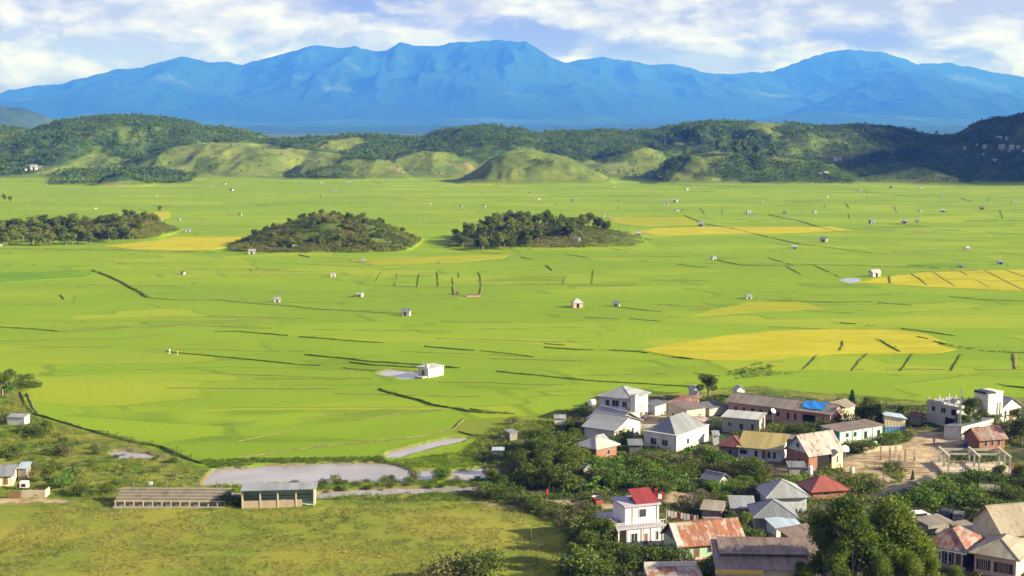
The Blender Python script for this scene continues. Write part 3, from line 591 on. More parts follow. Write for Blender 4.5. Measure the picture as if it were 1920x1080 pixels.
def scatter(name, X_, Y_, Zs, sc, tint, mat, tmpl, label=None, cat=None):
    n = len(X_); nt_ = len(tmpl); k = rng.integers(0, nt_, n); Vs = []; Fs = []; Ts = []; off = 0
    for j in range(nt_):
        s = np.where(k == j)[0]
        if len(s) == 0: continue
        tv, tf = tmpl[j]; a = rng.uniform(0, 6.28, len(s)); ca, sa = np.cos(a), np.sin(a)
        vx = tv[None, :, 0] * ca[:, None] - tv[None, :, 1] * sa[:, None]; vy = tv[None, :, 0] * sa[:, None] + tv[None, :, 1] * ca[:, None]
        V = np.stack([vx * sc[s, 0:1] + X_[s, None], vy * sc[s, 0:1] + Y_[s, None], tv[None, :, 2] * sc[s, 1:2] + Zs[s, None]], -1).reshape(-1, 3)
        Fq = (tf[None] + (np.arange(len(s)) * len(tv))[:, None, None]).reshape(-1, 4) + off
        Vs.append(V); Fs.append(Fq); Ts.append(np.repeat(tint[s], len(tv), 0)); off += len(V)
    o = add_mesh(name, np.concatenate(Vs), np.concatenate(Fs), mat); pcolor(o, 'tint', np.concatenate(Ts))
    return tag(o, label, cat, None, 'stuff')
def tm_round(n, seed, sx=.5, sz=1., card=.34):
    r = np.random.default_rng(seed); d = r.normal(size=(n, 3)); d /= np.linalg.norm(d, axis=1)[:, None]
    C = d * r.uniform(.45, 1, (n, 1)) * np.array([sx * .85, sx * .85, sz * .40]) + np.array([0, 0, sz * .58]); return cards(C, card, r)
FT = [tm_round(14, 1), tm_round(14, 2, .42), tm_round(13, 3, .5, .9), tm_round(13, 4, .36, 1.15, .3), tm_round(14, 5, .55, .8)]
# woods on the hills behind the plain
n = 330000
ax = rng.uniform(-.40, .40, n); yy = np.sqrt(rng.uniform(1470 ** 2, 2230 ** 2, n)); xx = ax * yy; zz = H(xx, yy); px, py = proj(xx, yy, zz); dd = fdens(px, py)
dd = dd * np.clip((fbm(xx / 45, yy / 45, 3) - .25) * 3.2, .12, 1)
dd = np.where(inpoly(px, py, BELTS[0][0]), .8, dd)
ok = (zz > 1.5) & (rng.random(n) < dd * .36)
ok |= inpoly(px, py, BELTS[0][0]) & (rng.random(n) < .30)
ok &= ~((zz < 2) & (px > 1200))
xx, yy, zz = xx[ok], yy[ok], zz[ok]; n = len(xx); hh = rng.uniform(2.5, 5.0, n) * (1 + .6 * (rng.random(n) < .06)) ; ww = hh * rng.uniform(.8, 1.25, n)
tn = (.75 + .5 * fbm(xx / 60, yy / 60, 3) + rng.normal(0, .13, n))[:, None] * np.array([1, 1, 1]) * np.stack([rng.uniform(.8, 1.25, n), np.ones(n), rng.uniform(.8, 1.1, n)], 1)
print('forest', n)
scatter('woodland', xx, yy, zz, np.stack([ww, hh], 1), tn, M_FOREST, FT, 'dark green woods covering the low hills behind the paddy plain', 'woodland')

# hill island and groves standing in the paddies
LOOK = {'grove': 'dark leafy tree', 'broad': 'dark round crowned tree', 'bush': 'dark green shrub', 'bright': 'bright green shrub', 'dry': 'dry olive shrub', 'banana': 'broad leaved banana plant'}
CATS = {'grove': 'tree', 'broad': 'tree', 'banana': 'banana plant'}
def fill(poly, n, kinds, hr, place, group, seed, wide=1.1, mind=2.2):
    r = random.Random(seed); P = GP(poly); xs = [q[0] for q in P]; ys_ = [q[1] for q in P]; pts = []; t = 0
    while len(pts) < n and t < n * 60:
        t += 1; x, y = r.uniform(min(xs), max(xs)), r.uniform(min(ys_), max(ys_))
        if not inpoly(np.array([x]), np.array([y]), P)[0]: continue
        if any((x - a) ** 2 + (y - b_) ** 2 < mind * mind for a, b_ in pts): continue
        pts.append((x, y)); k = r.choice(kinds); h = r.uniform(*hr); u = (x / y - min(q[0] / q[1] for q in P)) / (max(q[0] / q[1] for q in P) - min(q[0] / q[1] for q in P)); t2 = (y - min(ys_)) / (max(ys_) - min(ys_))
        size = 'low' if h < hr[0] + (hr[1] - hr[0]) * .33 else 'tall' if h > hr[0] + (hr[1] - hr[0]) * .67 else 'medium'
        plant(k, x, y, h, '%s %s, %s %s of %s' % (size, LOOK[k], 'front' if t2 < .5 else 'rear', 'far left' if u < .2 else 'left' if u < .4 else 'middle' if u < .6 else 'right' if u < .8 else 'far right', place), CATS.get(k, 'shrub'), group, wide=wide * r.uniform(.85, 1.2))
fill([(838,466),(860,448),(960,438),(1060,438),(1140,444),(1150,456),(1060,463),(940,469),(860,470)], 92, ['grove'], (5.5, 9.5), 'the middle grove', 'trees of the grove in the middle of the plain', 5, 1.05, 2.9)
fill([(-60,446),(60,444),(200,440),(290,438),(300,446),(200,457),(60,462),(-60,464)], 105, ['grove'], (4.2, 7.6), 'the long left grove', 'trees of the long grove at the left', 6, 1.3, 2.6)
r1 = random.Random(21); cnt = 0
P_isl = HILLS[12]
for k in range(9000):          # bushes over the round hill island
    if cnt >= 165: break
    px_ = r1.uniform(405, 795); x = (px_ - 960) / F * 745 * 1.0; y = r1.uniform(692, 775); z = hz(x, y)
    if z < 1.0: continue
    if fbm(np.array([x / 13]), np.array([y / 13]), 3)[0] < .40: continue
    cnt += 1; t_ = r1.random() < .3
    plant('grove' if t_ else 'islbush', x, y, r1.uniform(3.2, 5.0) if t_ else r1.uniform(1.6, 3.0), ('small dark tree' if t_ else 'olive bush') + ' on the %s %s of the round hill island' % ('lower' if z < 4 else 'middle' if z < 9 else 'upper', 'left slope' if px_ < 510 else 'left centre' if px_ < 590 else 'right centre' if px_ < 680 else 'right slope'), 'tree' if t_ else 'shrub', 'trees on the round hill island' if t_ else 'bushes on the round hill island', wide=1.15, z=z)
plant('grove', *on(300, 398)[:2], 5, 'lone dark bush on the far plain above the left wood', 'shrub')
for px_, py_ in [(-6, 375), (8, 377), (20, 380)]: plant('grove', *W(px_, py_)[:2], 6, 'dark tree at the far left edge of the plain', 'tree', 'trees at the far left edge')
for q, (px_, py_, h) in enumerate([(1345, 338, 15), (1378, 340, 19), (1395, 337, 17), (1418, 338, 15), (1450, 340, 13)]): plant('feather', *W(px_, py_)[:2], h, 'tall pale tree in front of the dark wood at the plain edge', 'tree', 'tall pale trees at the wood edge', wide=1.35)
for px_, py_, h in [(225, 342, 8), (262, 341, 9), (108, 340, 8), (318, 338, 9), (345, 338, 8)]: plant('feather', *W(px_, py_)[:2], h, 'pale trunked tree at the foot of the left hills', 'tree', 'pale trunked trees under the left hills', wide=1.2)

# ---------------------------------------------------------------- haze (even air) and the cloud beyond the right edge that shades the far slope
def haze():
    m = bpy.data.materials.new('haze'); m.use_nodes = True; nt = m.node_tree; nt.nodes.clear()
    v = nt.nodes.new('ShaderNodeVolumePrincipled'); o = nt.nodes.new('ShaderNodeOutputMaterial'); nt.links.new(v.outputs[0], o.inputs['Volume'])
    v.inputs['Color'].default_value = (.035, .16, 1, 1); v.inputs['Absorption Color'].default_value = (1, 1, 1, 1); v.inputs['Density'].default_value = .82e-4; v.inputs['Anisotropy'].default_value = 0.0
    x0, x1, y0, y1, z0, z1 = -24000, 24000, -700, 34000, -6, 1660
    V = [(x, y, z) for z in (z0, z1) for y in (y0, y1) for x in (x0, x1)]
    o = add_mesh('haze', V, [(0, 2, 3, 1), (4, 5, 7, 6), (0, 1, 5, 4), (2, 6, 7, 3), (0, 4, 6, 2), (1, 3, 7, 5)], m); o['kind'] = 'stuff'; o['label'] = 'blue afternoon haze lying over the plain and mountains'; o['category'] = 'haze'
haze()
M_CLOUD, nt, b = newmat('cloud', 1, 0); b.inputs['Base Color'].default_value = (.9, .9, .9, 1)
def cloud(cx, cy, cz, rx, ry, rz_, seed):
    bm = bmesh.new(); bmesh.ops.create_icosphere(bm, subdivisions=5, radius=1)
    for v in bm.verts:
        p = v.co.copy(); k = 1 + .55 * (float(fbm(np.array([p.x * 2.2 + seed + p.z]), np.array([p.y * 2.2 + p.z * 1.7]), 5)[0]) - .5) * 2
        v.co = (p.x * rx * k, p.y * ry * k, max(p.z, -.35) * rz_ * k)
    for f in bm.faces: f.smooth = True
    me = bpy.data.meshes.new('cloud'); bm.to_mesh(me); bm.free(); me.materials.append(M_CLOUD); o = bpy.data.objects.new('cloud', me); o.location = (cx, cy, cz); COL.objects.link(o)
    tag(o, 'cloud drifting high beyond the right edge of the valley', 'cloud'); o['kind'] = 'structure'
CZ = 1860; off = CZ / math.tan(SUN_EL); ox, oy = off * math.sin(SUN_AZ), off * math.cos(SUN_AZ)
cloud(640 + ox, 1690 + oy, CZ, 300, 200, 80, 2.)
cloud(790 + ox, 1960 + oy, CZ + 30, 240, 200, 80, 5.)
# ---------------------------------------------------------------- materials of the buildings
def wallmat(name, c, c2=None, rough=.85, scale=1.2, lines=None):
    m, nt, b = newmat(name, rough, .2); tcx = nt.n('ShaderNodeTexCoord'); o = tcx.outputs['Object']
    c2 = c2 or tuple(v * .72 for v in c)
    n = nt.noise(nt.mapping(o, sc=(1, 1, .45)), scale, 5, .65); col = nt.mix(nt.ramp(n, .42, .74), c, c2); h = n
    if lines:
        br = nt.n('ShaderNodeTexBrick'); nt.put(br.inputs['Vector'], nt.mapping(o, rot=(R(90), 0, R(0)) if lines == 'f' else (0, 0, 0))); 
        sx = nt.n('ShaderNodeSeparateXYZ'); nt.put(sx.inputs[0], o); cb = nt.n('ShaderNodeCombineXYZ'); nt.put(cb.inputs[0], nt.m('ADD', sx.outputs[0], sx.outputs[1])); nt.put(cb.inputs[1], sx.outputs[2])
        nt.put(br.inputs['Vector'], cb.outputs[0]); br.inputs['Scale'].default_value = 1.0; br.inputs['Brick Width'].default_value = .42; br.inputs['Row Height'].default_value = .21; br.inputs['Mortar Size'].default_value = .02
        nt.put(br.inputs['Color1'], col); nt.put(br.inputs['Color2'], nt.mix(1, col, (.82, .8, .8), 'MULTIPLY')); nt.put(br.inputs['Mortar'], nt.mix(.5, col, (.3, .28, .26)))
        col = br.outputs[0]
    nt.put(b.inputs['Base Color'], col); bumpit(nt, b, h, .3, .03); return m
def roofmat(name, c, rust=0., rc=(.22, .09, .045), axis=0, metal=.15, wave=8.):
    m, nt, b = newmat(name, .5, .4); tcx = nt.n('ShaderNodeTexCoord'); o = tcx.outputs['Object']
    st = nt.noise(nt.mapping(o, sc=(1.3, .28, .5) if axis == 0 else (.28, 1.3, .5)), 1.3, 6, .65); bl = nt.noise(o, .5, 4, .6)
    f = nt.ramp(nt.m('ADD', nt.m('MULTIPLY', st, .6), nt.m('MULTIPLY', bl, .4)), .68 - .32 * rust, .78 - .32 * rust)
    base = nt.mix(st, c, tuple(v * .78 for v in c)); col = nt.mix(f if rust else 0., base, rc)
    if rust: col = nt.mix(nt.ramp(nt.noise(o, 2.2, 4, .7), .5, .8), col, nt.mix(1, col, (.55, .5, .5), 'MULTIPLY'))
    sx = nt.n('ShaderNodeSeparateXYZ'); nt.put(sx.inputs[0], o)
    wv = nt.m('SINE', nt.m('MULTIPLY', sx.outputs[axis], wave * 2 * math.pi / 2)); sheet = nt.m('FRACT', nt.m('DIVIDE', sx.outputs[axis], .85)); seam = nt.ramp(sheet, .0, .07)
    col = nt.mix(seam, nt.mix(1, col, (.72, .72, .74), 'MULTIPLY'), col)
    wnz = nt.n('ShaderNodeTexWhiteNoise', noise_dimensions='1D'); nt.put(wnz.inputs['W'], nt.m('FLOOR', nt.m('DIVIDE', sx.outputs[axis], .85)))
    col = nt.mix(1, col, nt.mix(wnz.outputs['Value'], (.82, .81, .79), (1.1, 1.1, 1.1)), 'MULTIPLY')
    nt.put(b.inputs['Base Color'], col); nt.put(b.inputs['Metallic'], metal if not rust else metal * .3); bumpit(nt, b, wv, .6, .03); return m
WHITE = wallmat('white_plaster', (.60, .58, .54), (.42, .39, .34)); BLUEW = wallmat('bluish_plaster', (.50, .53, .58), (.34, .35, .37)); GREYB = wallmat('grey_blockwork', (.34, .34, .33), (.24, .24, .23), lines='f')
BRICK = wallmat('red_brick', (.30, .125, .075), (.22, .095, .06), lines='f'); BEIGE = wallmat('beige_plaster', (.55, .47, .36), (.42, .35, .27)); CREAM = wallmat('cream_plaster', (.66, .57, .40), (.5, .43, .31))
GREENW = wallmat('pale_green_boards', (.34, .52, .36), (.55, .42, .32)); PINK = wallmat('pale_pink_plaster', (.72, .64, .66), (.62, .55, .57)); PINKB = wallmat('faded_pink_wall', (.44, .25, .22), (.33, .22, .19)); ROSE = wallmat('rose_plaster', (.60, .42, .38), (.5, .36, .33))
WOODG = wallmat('grey_timber', (.22, .20, .18), (.13, .12, .11)); CONC = wallmat('concrete', (.40, .39, .36), (.27, .26, .23)); YELLOW = wallmat('yellow_paint', (.66, .47, .11), (.55, .38, .10)); SAND = wallmat('sandy_concrete', (.50, .42, .31), (.38, .31, .23))
TEAL = wallmat('teal_paint', (.05, .30, .26)); DARKG = wallmat('dark_grey_and_shade', (.13, .13, .14), (.09, .09, .1)); MAUVE = wallmat('mauve_trim', (.38, .36, .44), (.3, .28, .36)); TIMBER = wallmat('brown_timber', (.20, .12, .07), (.13, .08, .05)); GREENSH = wallmat('mint_plaster', (.50, .62, .48), (.42, .5, .38))
ZINC = roofmat('zinc_sheet', (.33, .345, .37), .14, (.27, .24, .22)); ZINCD = roofmat('old_zinc_sheet', (.22, .235, .265), .25, (.24, .20, .17)); ZINCW = roofmat('white_sheet', (.50, .50, .49), .18, (.34, .30, .26)); RUST = roofmat('rusty_sheet', (.42, .36, .32), .85, (.30, .115, .06)); RUSTP = roofmat('part_rusty_sheet', (.46, .44, .40), .75, (.33, .14, .08))
BROWN = roofmat('brown_rusted_sheet', (.235, .18, .15), .6, (.16, .095, .07)); RED = roofmat('red_sheet', (.27, .04, .04)); REDL = roofmat('faded_red_sheet', (.34, .10, .075)); YELR = roofmat('yellowed_sheet', (.42, .34, .12), .3, (.30, .20, .09)); OLDR = roofmat('grey_brown_sheet', (.27, .23, .19), .5, (.17, .13, .10))
MAUVER = roofmat('streaked_grey_sheet', (.44, .39, .37), .55, (.20, .12, .10)); TANR = roofmat('tan_sheet', (.38, .33, .25), .5, (.26, .19, .13)); BLUER = roofmat('pale_blue_sheet', (.45, .55, .68)); REDH = roofmat('weathered_red_sheet', (.30, .26, .23), .75, (.24, .085, .055)); MAROON = roofmat('maroon_sheet', (.19, .065, .055))
GLASS, nt, b = newmat('dark_glass', .15, .6); b.inputs['Base Color'].default_value = (.035, .04, .045, 1)
DARK, nt, b = newmat('painted_opening_shade', .9, .1); b.inputs['Base Color'].default_value = (.02, .02, .02, 1)  # near-black colour painted in for the shade inside openings
TARP, nt, b = newmat('blue_tarp', .5, .3); b.inputs['Base Color'].default_value = (.02, .20, .62, 1)
METAL, nt, b = newmat('galvanised_metal', .45, .5); b.inputs['Base Color'].default_value = (.4, .41, .42, 1); b.inputs['Metallic'].default_value = .4
WHITEP, nt, b = newmat('white_paint', .5, .4); b.inputs['Base Color'].default_value = (.8, .8, .78, 1)
BLUEP = wallmat('blue_paint', (.06, .25, .60)); REDP = wallmat('red_cloth', (.32, .04, .04)); ORANGE = wallmat('orange_paint', (.32, .07, .04)); NAVY = wallmat('navy_paint', (.03, .04, .07)); RUBBER = wallmat('rubber', (.02, .02, .02)); SKIN = wallmat('skin', (.30, .17, .10)); HAIR = wallmat('black_hair', (.01, .01, .01))

OLDC = wallmat('weathered_old_concrete', (.25, .22, .175), (.15, .13, .10), scale=.7); SALM = wallmat('salmon_render', (.42, .31, .23), (.33, .26, .19))
class MB:
    def __init__(s): s.V = []; s.F = []; s.mi = []; s.mats = []
    def _m(s, m):
        if m not in s.mats: s.mats.append(m)
        return s.mats.index(m)
    def box(s, x0, x1, y0, y1, z0, z1, m):
        o = len(s.V); s.V += [(x, y, z) for z in (z0, z1) for y in (y0, y1) for x in (x0, x1)]
        for f in ((0, 2, 3, 1), (4, 5, 7, 6), (0, 1, 5, 4), (2, 6, 7, 3), (0, 4, 6, 2), (1, 3, 7, 5)): s.F.append([o + i for i in f]); s.mi.append(s._m(m))
        return s
    def poly(s, P, F, m):
        o = len(s.V); s.V += P
        for f in F: s.F.append([o + i for i in f]); s.mi.append(s._m(m))
        return s
    def slope(s, a, b_, c, d, th, m):
        """thick sheet through four corner points (a,b lower edge, c,d upper edge)"""
        P = [a, b_, c, d] + [(p[0], p[1], p[2] - th) for p in (a, b_, c, d)]
        return s.poly(P, [(0, 1, 2, 3), (7, 6, 5, 4), (0, 4, 5, 1), (1, 5, 6, 2), (2, 6, 7, 3), (3, 7, 4, 0)], m)
    def bar(s, p, q, w, m, h=None):
        p, q = Vector(p), Vector(q); d = (q - p).normalized(); up = Vector((0, 0, 1)) if abs(d.z) < .9 else Vector((0, 1, 0)); a = d.cross(up).normalized() * w / 2; c = a.cross(d).normalized() * (h or w) / 2
        P = [tuple(k + i * a + j * c) for k in (p, q) for j in (-1, 1) for i in (-1, 1)]
        return s.poly(P, [(0, 1, 3, 2), (4, 6, 7, 5), (0, 4, 5, 1), (2, 3, 7, 6), (0, 2, 6, 4), (1, 5, 7, 3)], m)
    def build(s, name, parent=None, label=None):
        me = bpy.data.meshes.new(name); me.from_pydata(s.V, [], s.F); [me.materials.append(m) for m in s.mats]; me.polygons.foreach_set('material_index', s.mi); me.update()
        bm = bmesh.new(); bm.from_mesh(me); bmesh.ops.recalc_face_normals(bm, faces=bm.faces); bm.to_mesh(me); bm.free()
        o = bpy.data.objects.new(name, me); COL.objects.link(o)
        if parent: o.parent = parent
        if label: o['label'] = label
        return o
def thing(name, label, cat, x, y, z=None, rot=0, group=None):
    e = bpy.data.objects.new(name, None); COL.objects.link(e); e.location = (x, y, hz(x, y) if z is None else z); e.rotation_euler = (0, 0, rot); e.empty_display_size = .3
    return tag(e, label, cat, group)
def opening(e, w, d, side, u, z, ww, hh, kind='window', frame=None):
    frame = frame or MAUVE
    def bx(m, a, b_, z0, z1, t0, t1, mt):
        if side == 'f': m.box(a, b_, -t1, -t0, z0, z1, mt)
        elif side == 'r': m.box(w / 2 + t0, w / 2 + t1, a, b_, z0, z1, mt)
        else: m.box(-w / 2 - t1, -w / 2 - t0, a, b_, z0, z1, mt)
    c = (u - .5) * w if side == 'f' else u * d
    m = MB(); bx(m, c - ww / 2 - .06, c + ww / 2 + .06, z - .06, z + hh + .06, -.02, .05, frame); o = m.build(kind, e)
    if kind == 'window':
        m = MB(); n = 2 if ww > .9 else 1
        for k in range(n): bx(m, c - ww / 2 + k * ww / n + .03, c - ww / 2 + (k + 1) * ww / n - .03, z + .02, z + hh - .02, .03, .065, GLASS)
        m.build('pane', o)
    else:
        m = MB(); bx(m, c - ww / 2, c + ww / 2, z, z + hh, .03, .065, TIMBER if kind == 'door' else DARK); m.build('leaf' if kind == 'door' else 'recess_shade_panel', o)  # other kinds get a flat black panel, the opening's shade as colour
    return o
def roof_mb(m, w, d, h, roof, rh, ov, mat, flat_edge=None, th=.09):
    x0, x1, y0, y1 = -w / 2 - ov, w / 2 + ov, -ov, d + ov; yc, t = d / 2, .0
    k = rh / (d / 2) * ov if roof in ('gx', 'hip') else rh / (w / 2) * ov; ze = h - k + .06; zr = h + rh + .06
    if roof == 'gx':
        m.slope((x0, y0, ze), (x1, y0, ze), (x1, yc, zr), (x0, yc, zr), th, mat); m.slope((x1, y1, ze), (x0, y1, ze), (x0, yc + .004, zr), (x1, yc + .004, zr), th, mat)
        m.box(x0 - .02, x1 + .02, yc - .14, yc + .14, zr - .03, zr + .05, mat)
    elif roof == 'gy':
        m.slope((x0, y0, ze), (x0, y1, ze), (0, y1, zr), (0, y0, zr), th, mat); m.slope((x1, y1, ze), (x1, y0, ze), (.004, y0, zr), (.004, y1, zr), th, mat)
        m.box(-.14, .14, y0 - .02, y1 + .02, zr - .03, zr + .05, mat)
    elif roof == 'hip':
        ze = h - .05; q = min(w, d) / 2 * .95
        A = [(x0, y0, ze), (x1, y0, ze), (x1, y1, ze), (x0, y1, ze)]
        if w >= d: T = [(x0 + q + ov, yc, zr), (x1 - q - ov, yc, zr)]; F_ = [(0, 1, 9, 8), (1, 2, 9), (2, 3, 8, 9), (3, 0, 8)]
        else: T = [(0, y0 + q + ov, zr), (0, y1 - q - ov, zr)]; F_ = [(0, 1, 8), (1, 2, 9, 8), (2, 3, 9), (3, 0, 8, 9)]
        B = [(p[0], p[1], p[2] - .14) for p in A]
        m.poly(A + B + T, F_ + [(4, 7, 6, 5), (0, 4, 5, 1), (1, 5, 6, 2), (2, 6, 7, 3), (3, 7, 4, 0)], mat)
        for i, j in (((0, 8), (1, 9), (2, 9), (3, 8)) if w >= d else ((0, 8), (1, 8), (2, 9), (3, 9))):
            P = A + B + T; m.bar(P[i], P[j], .16, mat, .12)
    elif roof in ('sf', 'sb', 'sr', 'sl'):       # single slope: low edge at front / back / right / left
        zs = {'sf': (0, 0, 1, 1), 'sb': (1, 1, 0, 0), 'sr': (1, 0, 0, 1), 'sl': (0, 1, 1, 0)}[roof]; A = [(x0, y0), (x1, y0), (x1, y1), (x0, y1)]
        m.slope(*[(p[0], p[1], h + .07 + z * rh) for p, z in zip(A, zs)], th, mat)
    elif roof == 'flat':
        m.box(x0, x1, y0, y1, h + .003, h + rh, mat)
def house(name, label, pl, pr, d, h, roof, rh, wall, rmat, wins=(), ov=.45, cat='house', group=None, gable=None, z=None, frame=None):
    a, b_ = W(*pl), W(*pr); w = math.hypot(b_[0] - a[0], b_[1] - a[1]); mx, my = (a[0] + b_[0]) / 2, (a[1] + b_[1]) / 2
    e = thing(name, label, cat, mx, my, hz(mx, my) if z is None else z, math.atan2(b_[1] - a[1], b_[0] - a[0]), group)
    m = MB(); zt = h - .02
    if roof in ('sf', 'sb', 'sr', 'sl'):
        zs = {'sf': (0, 0, 1, 1), 'sb': (1, 1, 0, 0), 'sr': (1, 0, 0, 1), 'sl': (0, 1, 1, 0)}[roof]; A = [(-w / 2, 0), (w / 2, 0), (w / 2, d), (-w / 2, d)]
        P = [(p[0], p[1], -.6) for p in A] + [(p[0], p[1], zt - .03 + q * rh) for p, q in zip(A, zs)]
        m.poly(P, [(3, 2, 1, 0), (4, 5, 6, 7), (0, 1, 5, 4), (1, 2, 6, 5), (2, 3, 7, 6), (3, 0, 4, 7)], wall)
    else: m.box(-w / 2, w / 2, 0, d, -.6, zt, wall)
    if roof == 'gx':
        for s in (-1, 1):
            x = s * (w / 2 - .001); m.poly([(x, 0, zt), (x, d, zt), (x, d / 2, h + rh - .07), (x - s * .15, 0, zt), (x - s * .15, d, zt), (x - s * .15, d / 2, h + rh - .07)], [(0, 1, 2), (3, 5, 4), (0, 2, 5, 3), (1, 4, 5, 2)], gable or wall)
    if roof == 'gy':
        for y in (.001, d - .151): m.poly([(-w / 2, y, zt), (w / 2, y, zt), (0, y, h + rh - .07), (-w / 2, y + .15, zt), (w / 2, y + .15, zt), (0, y + .15, h + rh - .07)], [(0, 1, 2), (3, 5, 4), (0, 2, 5, 3), (1, 4, 5, 2)], gable or wall)
    m.build('wall', e)
    if rmat:
        m = MB(); roof_mb(m, w, d, h, roof, rh, ov, rmat); m.build('roof', e)
    for q in wins: opening(e, w, d, *q, **({'frame': frame} if frame else {}))
    e['_w'] = w; return e, w
def part(name, e, fn, label=None): m = MB(); fn(m); return m.build(name, e, label)
ft = random.Random(4)
W2 = lambda z=1.0: (z, 1.0, 1.1)

# ---------------------------------------------------------------- village houses, far row to near row
e, w = house('hip_roofed_house', 'two storey white house with a grey hip roof and a tall stair tower', (1124, 787), (1184, 794), 8.5, 5.2, 'hip', 1.7, BLUEW, ZINC,
    [('f', .25, 3.2, .9, 1.2), ('f', .5, 3.2, 1.6, 1.3), ('f', .78, 3.2, 1.0, 1.2), ('r', .3, 3.2, 1.0, 1.2)], .6)
part('tower', e, lambda m: (m.box(w / 2 + .3, w / 2 + 1.4, -1.2, .2, -.5, 6.2, WHITE), m.box(w / 2 + .2, w / 2 + 1.5, -1.3, .3, 6.2, 6.35, ZINC)))
part('terrace', e, lambda m: (m.box(-w / 2 - .4, w / 2 + 1.6, -2.6, -.02, 2.2, 2.4, SAND), *[m.box(-w / 2 - .4 + k * 1.3, -w / 2 - .2 + k * 1.3, -2.6, -2.4, -.4, 3.2, SAND) for k in range(8)], m.box(-w / 2 - .4, w / 2 + 1.6, -2.63, -2.55, 2.95, 3.1, SAND)))
house('outbuilding', 'small white outbuilding with a water tank beside the hip roofed house', (1196, 792), (1208, 790), 3, 3.0, 'flat', .15, WHITE, SAND, [('f', .5, .2, .8, 1.8, 'door')], .2, 'outbuilding')
house('lean_to', 'blue grey lean-to shed behind the white water tanks', (1210, 774), (1228, 780), 3, 2.0, 'sf', .6, BLUEW, ZINCD, [], .3, 'shed')
e, w = house('gabled_house', 'white house with a pale zinc gable roof sloping to the left at the village edge', (1104, 812), (1152, 824), 7.5, 3.0, 'gx', 2.0, WOODG, ZINC, [('f', .4, .9, 1., 1.2), ('f', .75, .2, .9, 1.9, 'door')], .5)
e, w = house('gabled_house', 'white house with sunlit wall and low zinc gable roof beside the stone yard', (1152, 834), (1200, 815), 7, 3.1, 'gy', 1.7, WHITE, ZINC, [('f', .3, 1, 1., 1.1), ('f', .7, 1, .9, 1.1)], .55)
e, w = house('brick_house', 'small red brick house under a white sheet roof at the left end of the village', (1118, 866), (1156, 857), 5.0, 2.5, 'hip', 1.5, BRICK, ZINCW, [('f', .6, .8, .8, .9), ('l', .5, .3, .8, 1.7, 'door')], .55)
part('dormer', e, lambda m: m.slope((-.6, 1.2, 3.2), (2.2, 1.2, 3.2), (1.9, 2.6, 4.3), (-.3, 2.6, 4.3), .1, ZINC))
e, w = house('parapet_house', 'white walled house with a blue grey gable roof rising inside a white parapet', (1268, 850), (1328, 828), 7.5, 3.2, 'gy', 0.02, WHITE, None, [('f', .35, .9, .9, 1.0), ('l', .35, 1.0, 1.3, 1.1), ('l', .7, .9, 1.3, 1.2)], .4, frame=MAUVE)
part('parapet', e, lambda m: (m.box(-w / 2 - .15, w / 2 + .15, -.15, 7.65, 3.18, 3.34, ZINCW),))
m = MB(); roof_mb(m, w - 1.5, 6.0, 3.42, 'hip', 2.6, .15, ZINCD); m.V = [(x, y + .8, z) for x, y, z in m.V]; m.build('roof', e)
e, w = house('block_house', 'tall narrow beige block house with a flat brown rusted roof', (1287, 800), (1322, 795), 6.5, 3.6, 'sf', .35, BEIGE, BROWN, [('l', .3, 1.0, .8, 1.0), ('l', .7, 1.0, .8, 1.0), ('f', .7, 1.5, .6, .8)], .3)
house('shed', 'small grey shed with a rusty pitched roof against the beige block house', (1306, 812), (1334, 806), 3.2, 2.1, 'sf', .5, GREYB, RUSTP, [('f', .5, .1, .8, 1.6, 'door')], .2, 'shed')
for pl, pr, d_, lb in [((1250, 772), (1270, 776), 4, 'long rusty tin roof low behind the block house, its left half'), ((1272, 768), (1305, 770), 4, 'long rusty tin roof low behind the block house, its right half')]:
    house('shed', lb, pl, pr, d_, 1.9, 'sf', .6, WOODG, RUST, [], .3, 'shed')
e, w = house('grey_house', 'grey block house with a single pale sheet roof in front of the long building', (1354, 811), (1423, 817), 5.6, 3.3, 'sf', .35, GREYB, ZINCW, [('f', .2, 1.5, .7, .8), ('f', .52, .9, .9, 1.3), ('f', .82, .9, .6, 1.4), ('r', .4, 1.3, .8, .9)], .35)
part('pillar', e, lambda m: m.box(w / 2 + .05, w / 2 + .45, 3.0, 3.4, -.4, 3.3, WHITE))
e, w = house('long_building', 'long faded pink school-like building with an old grey brown roof', (1365, 778), (1556, 803), 7.5, 3.2, 'gx', 1.3, PINKB, OLDR,
    [('f', u, 1.1, .9, 1.1) for u in (.08, .16, .25, .33, .42, .50)] + [('f', .60, .7, .7, 1.6), ('f', .67, .7, .7, 1.6), ('f', .80, .15, 3.0, 2.2, 'porch'), ('f', .93, 1.0, .9, 1.2)], .6, cat='building', frame=ROSE)
part('porch_beam', e, lambda m: m.box(w * .17, w * .43, -.5, -.06, 2.7, 3.0, wallmat('red_beam', (.45, .10, .08))))
ca_, sa_ = math.cos(e.rotation_euler.z), math.sin(e.rotation_euler.z); e2 = thing('tarpaulin', 'bright blue tarpaulin spread over the right end of the long old roof', 'tarpaulin', e.location.x + ca_ * (w / 2 - 4.2), e.location.y + sa_ * (w / 2 - 4.2), e.location.z, e.rotation_euler.z)
V = []; nx_, ny_ = 14, 8
for j in range(ny_):
    for i in range(nx_): u, v = i / (nx_ - 1), j / (ny_ - 1); V.append((-2.8 + 5.0 * u + .2 * math.sin(7 * v), .5 + 3.0 * v + .15 * math.sin(9 * u), 3.42 + (.5 + 3.0 * v + .15 * math.sin(9 * u)) * .347 + .05 * math.sin(11 * u + 5 * v)))
add_mesh('sheet', V, [(j * nx_ + i, j * nx_ + i + 1, (j + 1) * nx_ + i + 1, (j + 1) * nx_ + i) for j in range(ny_ - 1) for i in range(nx_ - 1)], TARP, e2)
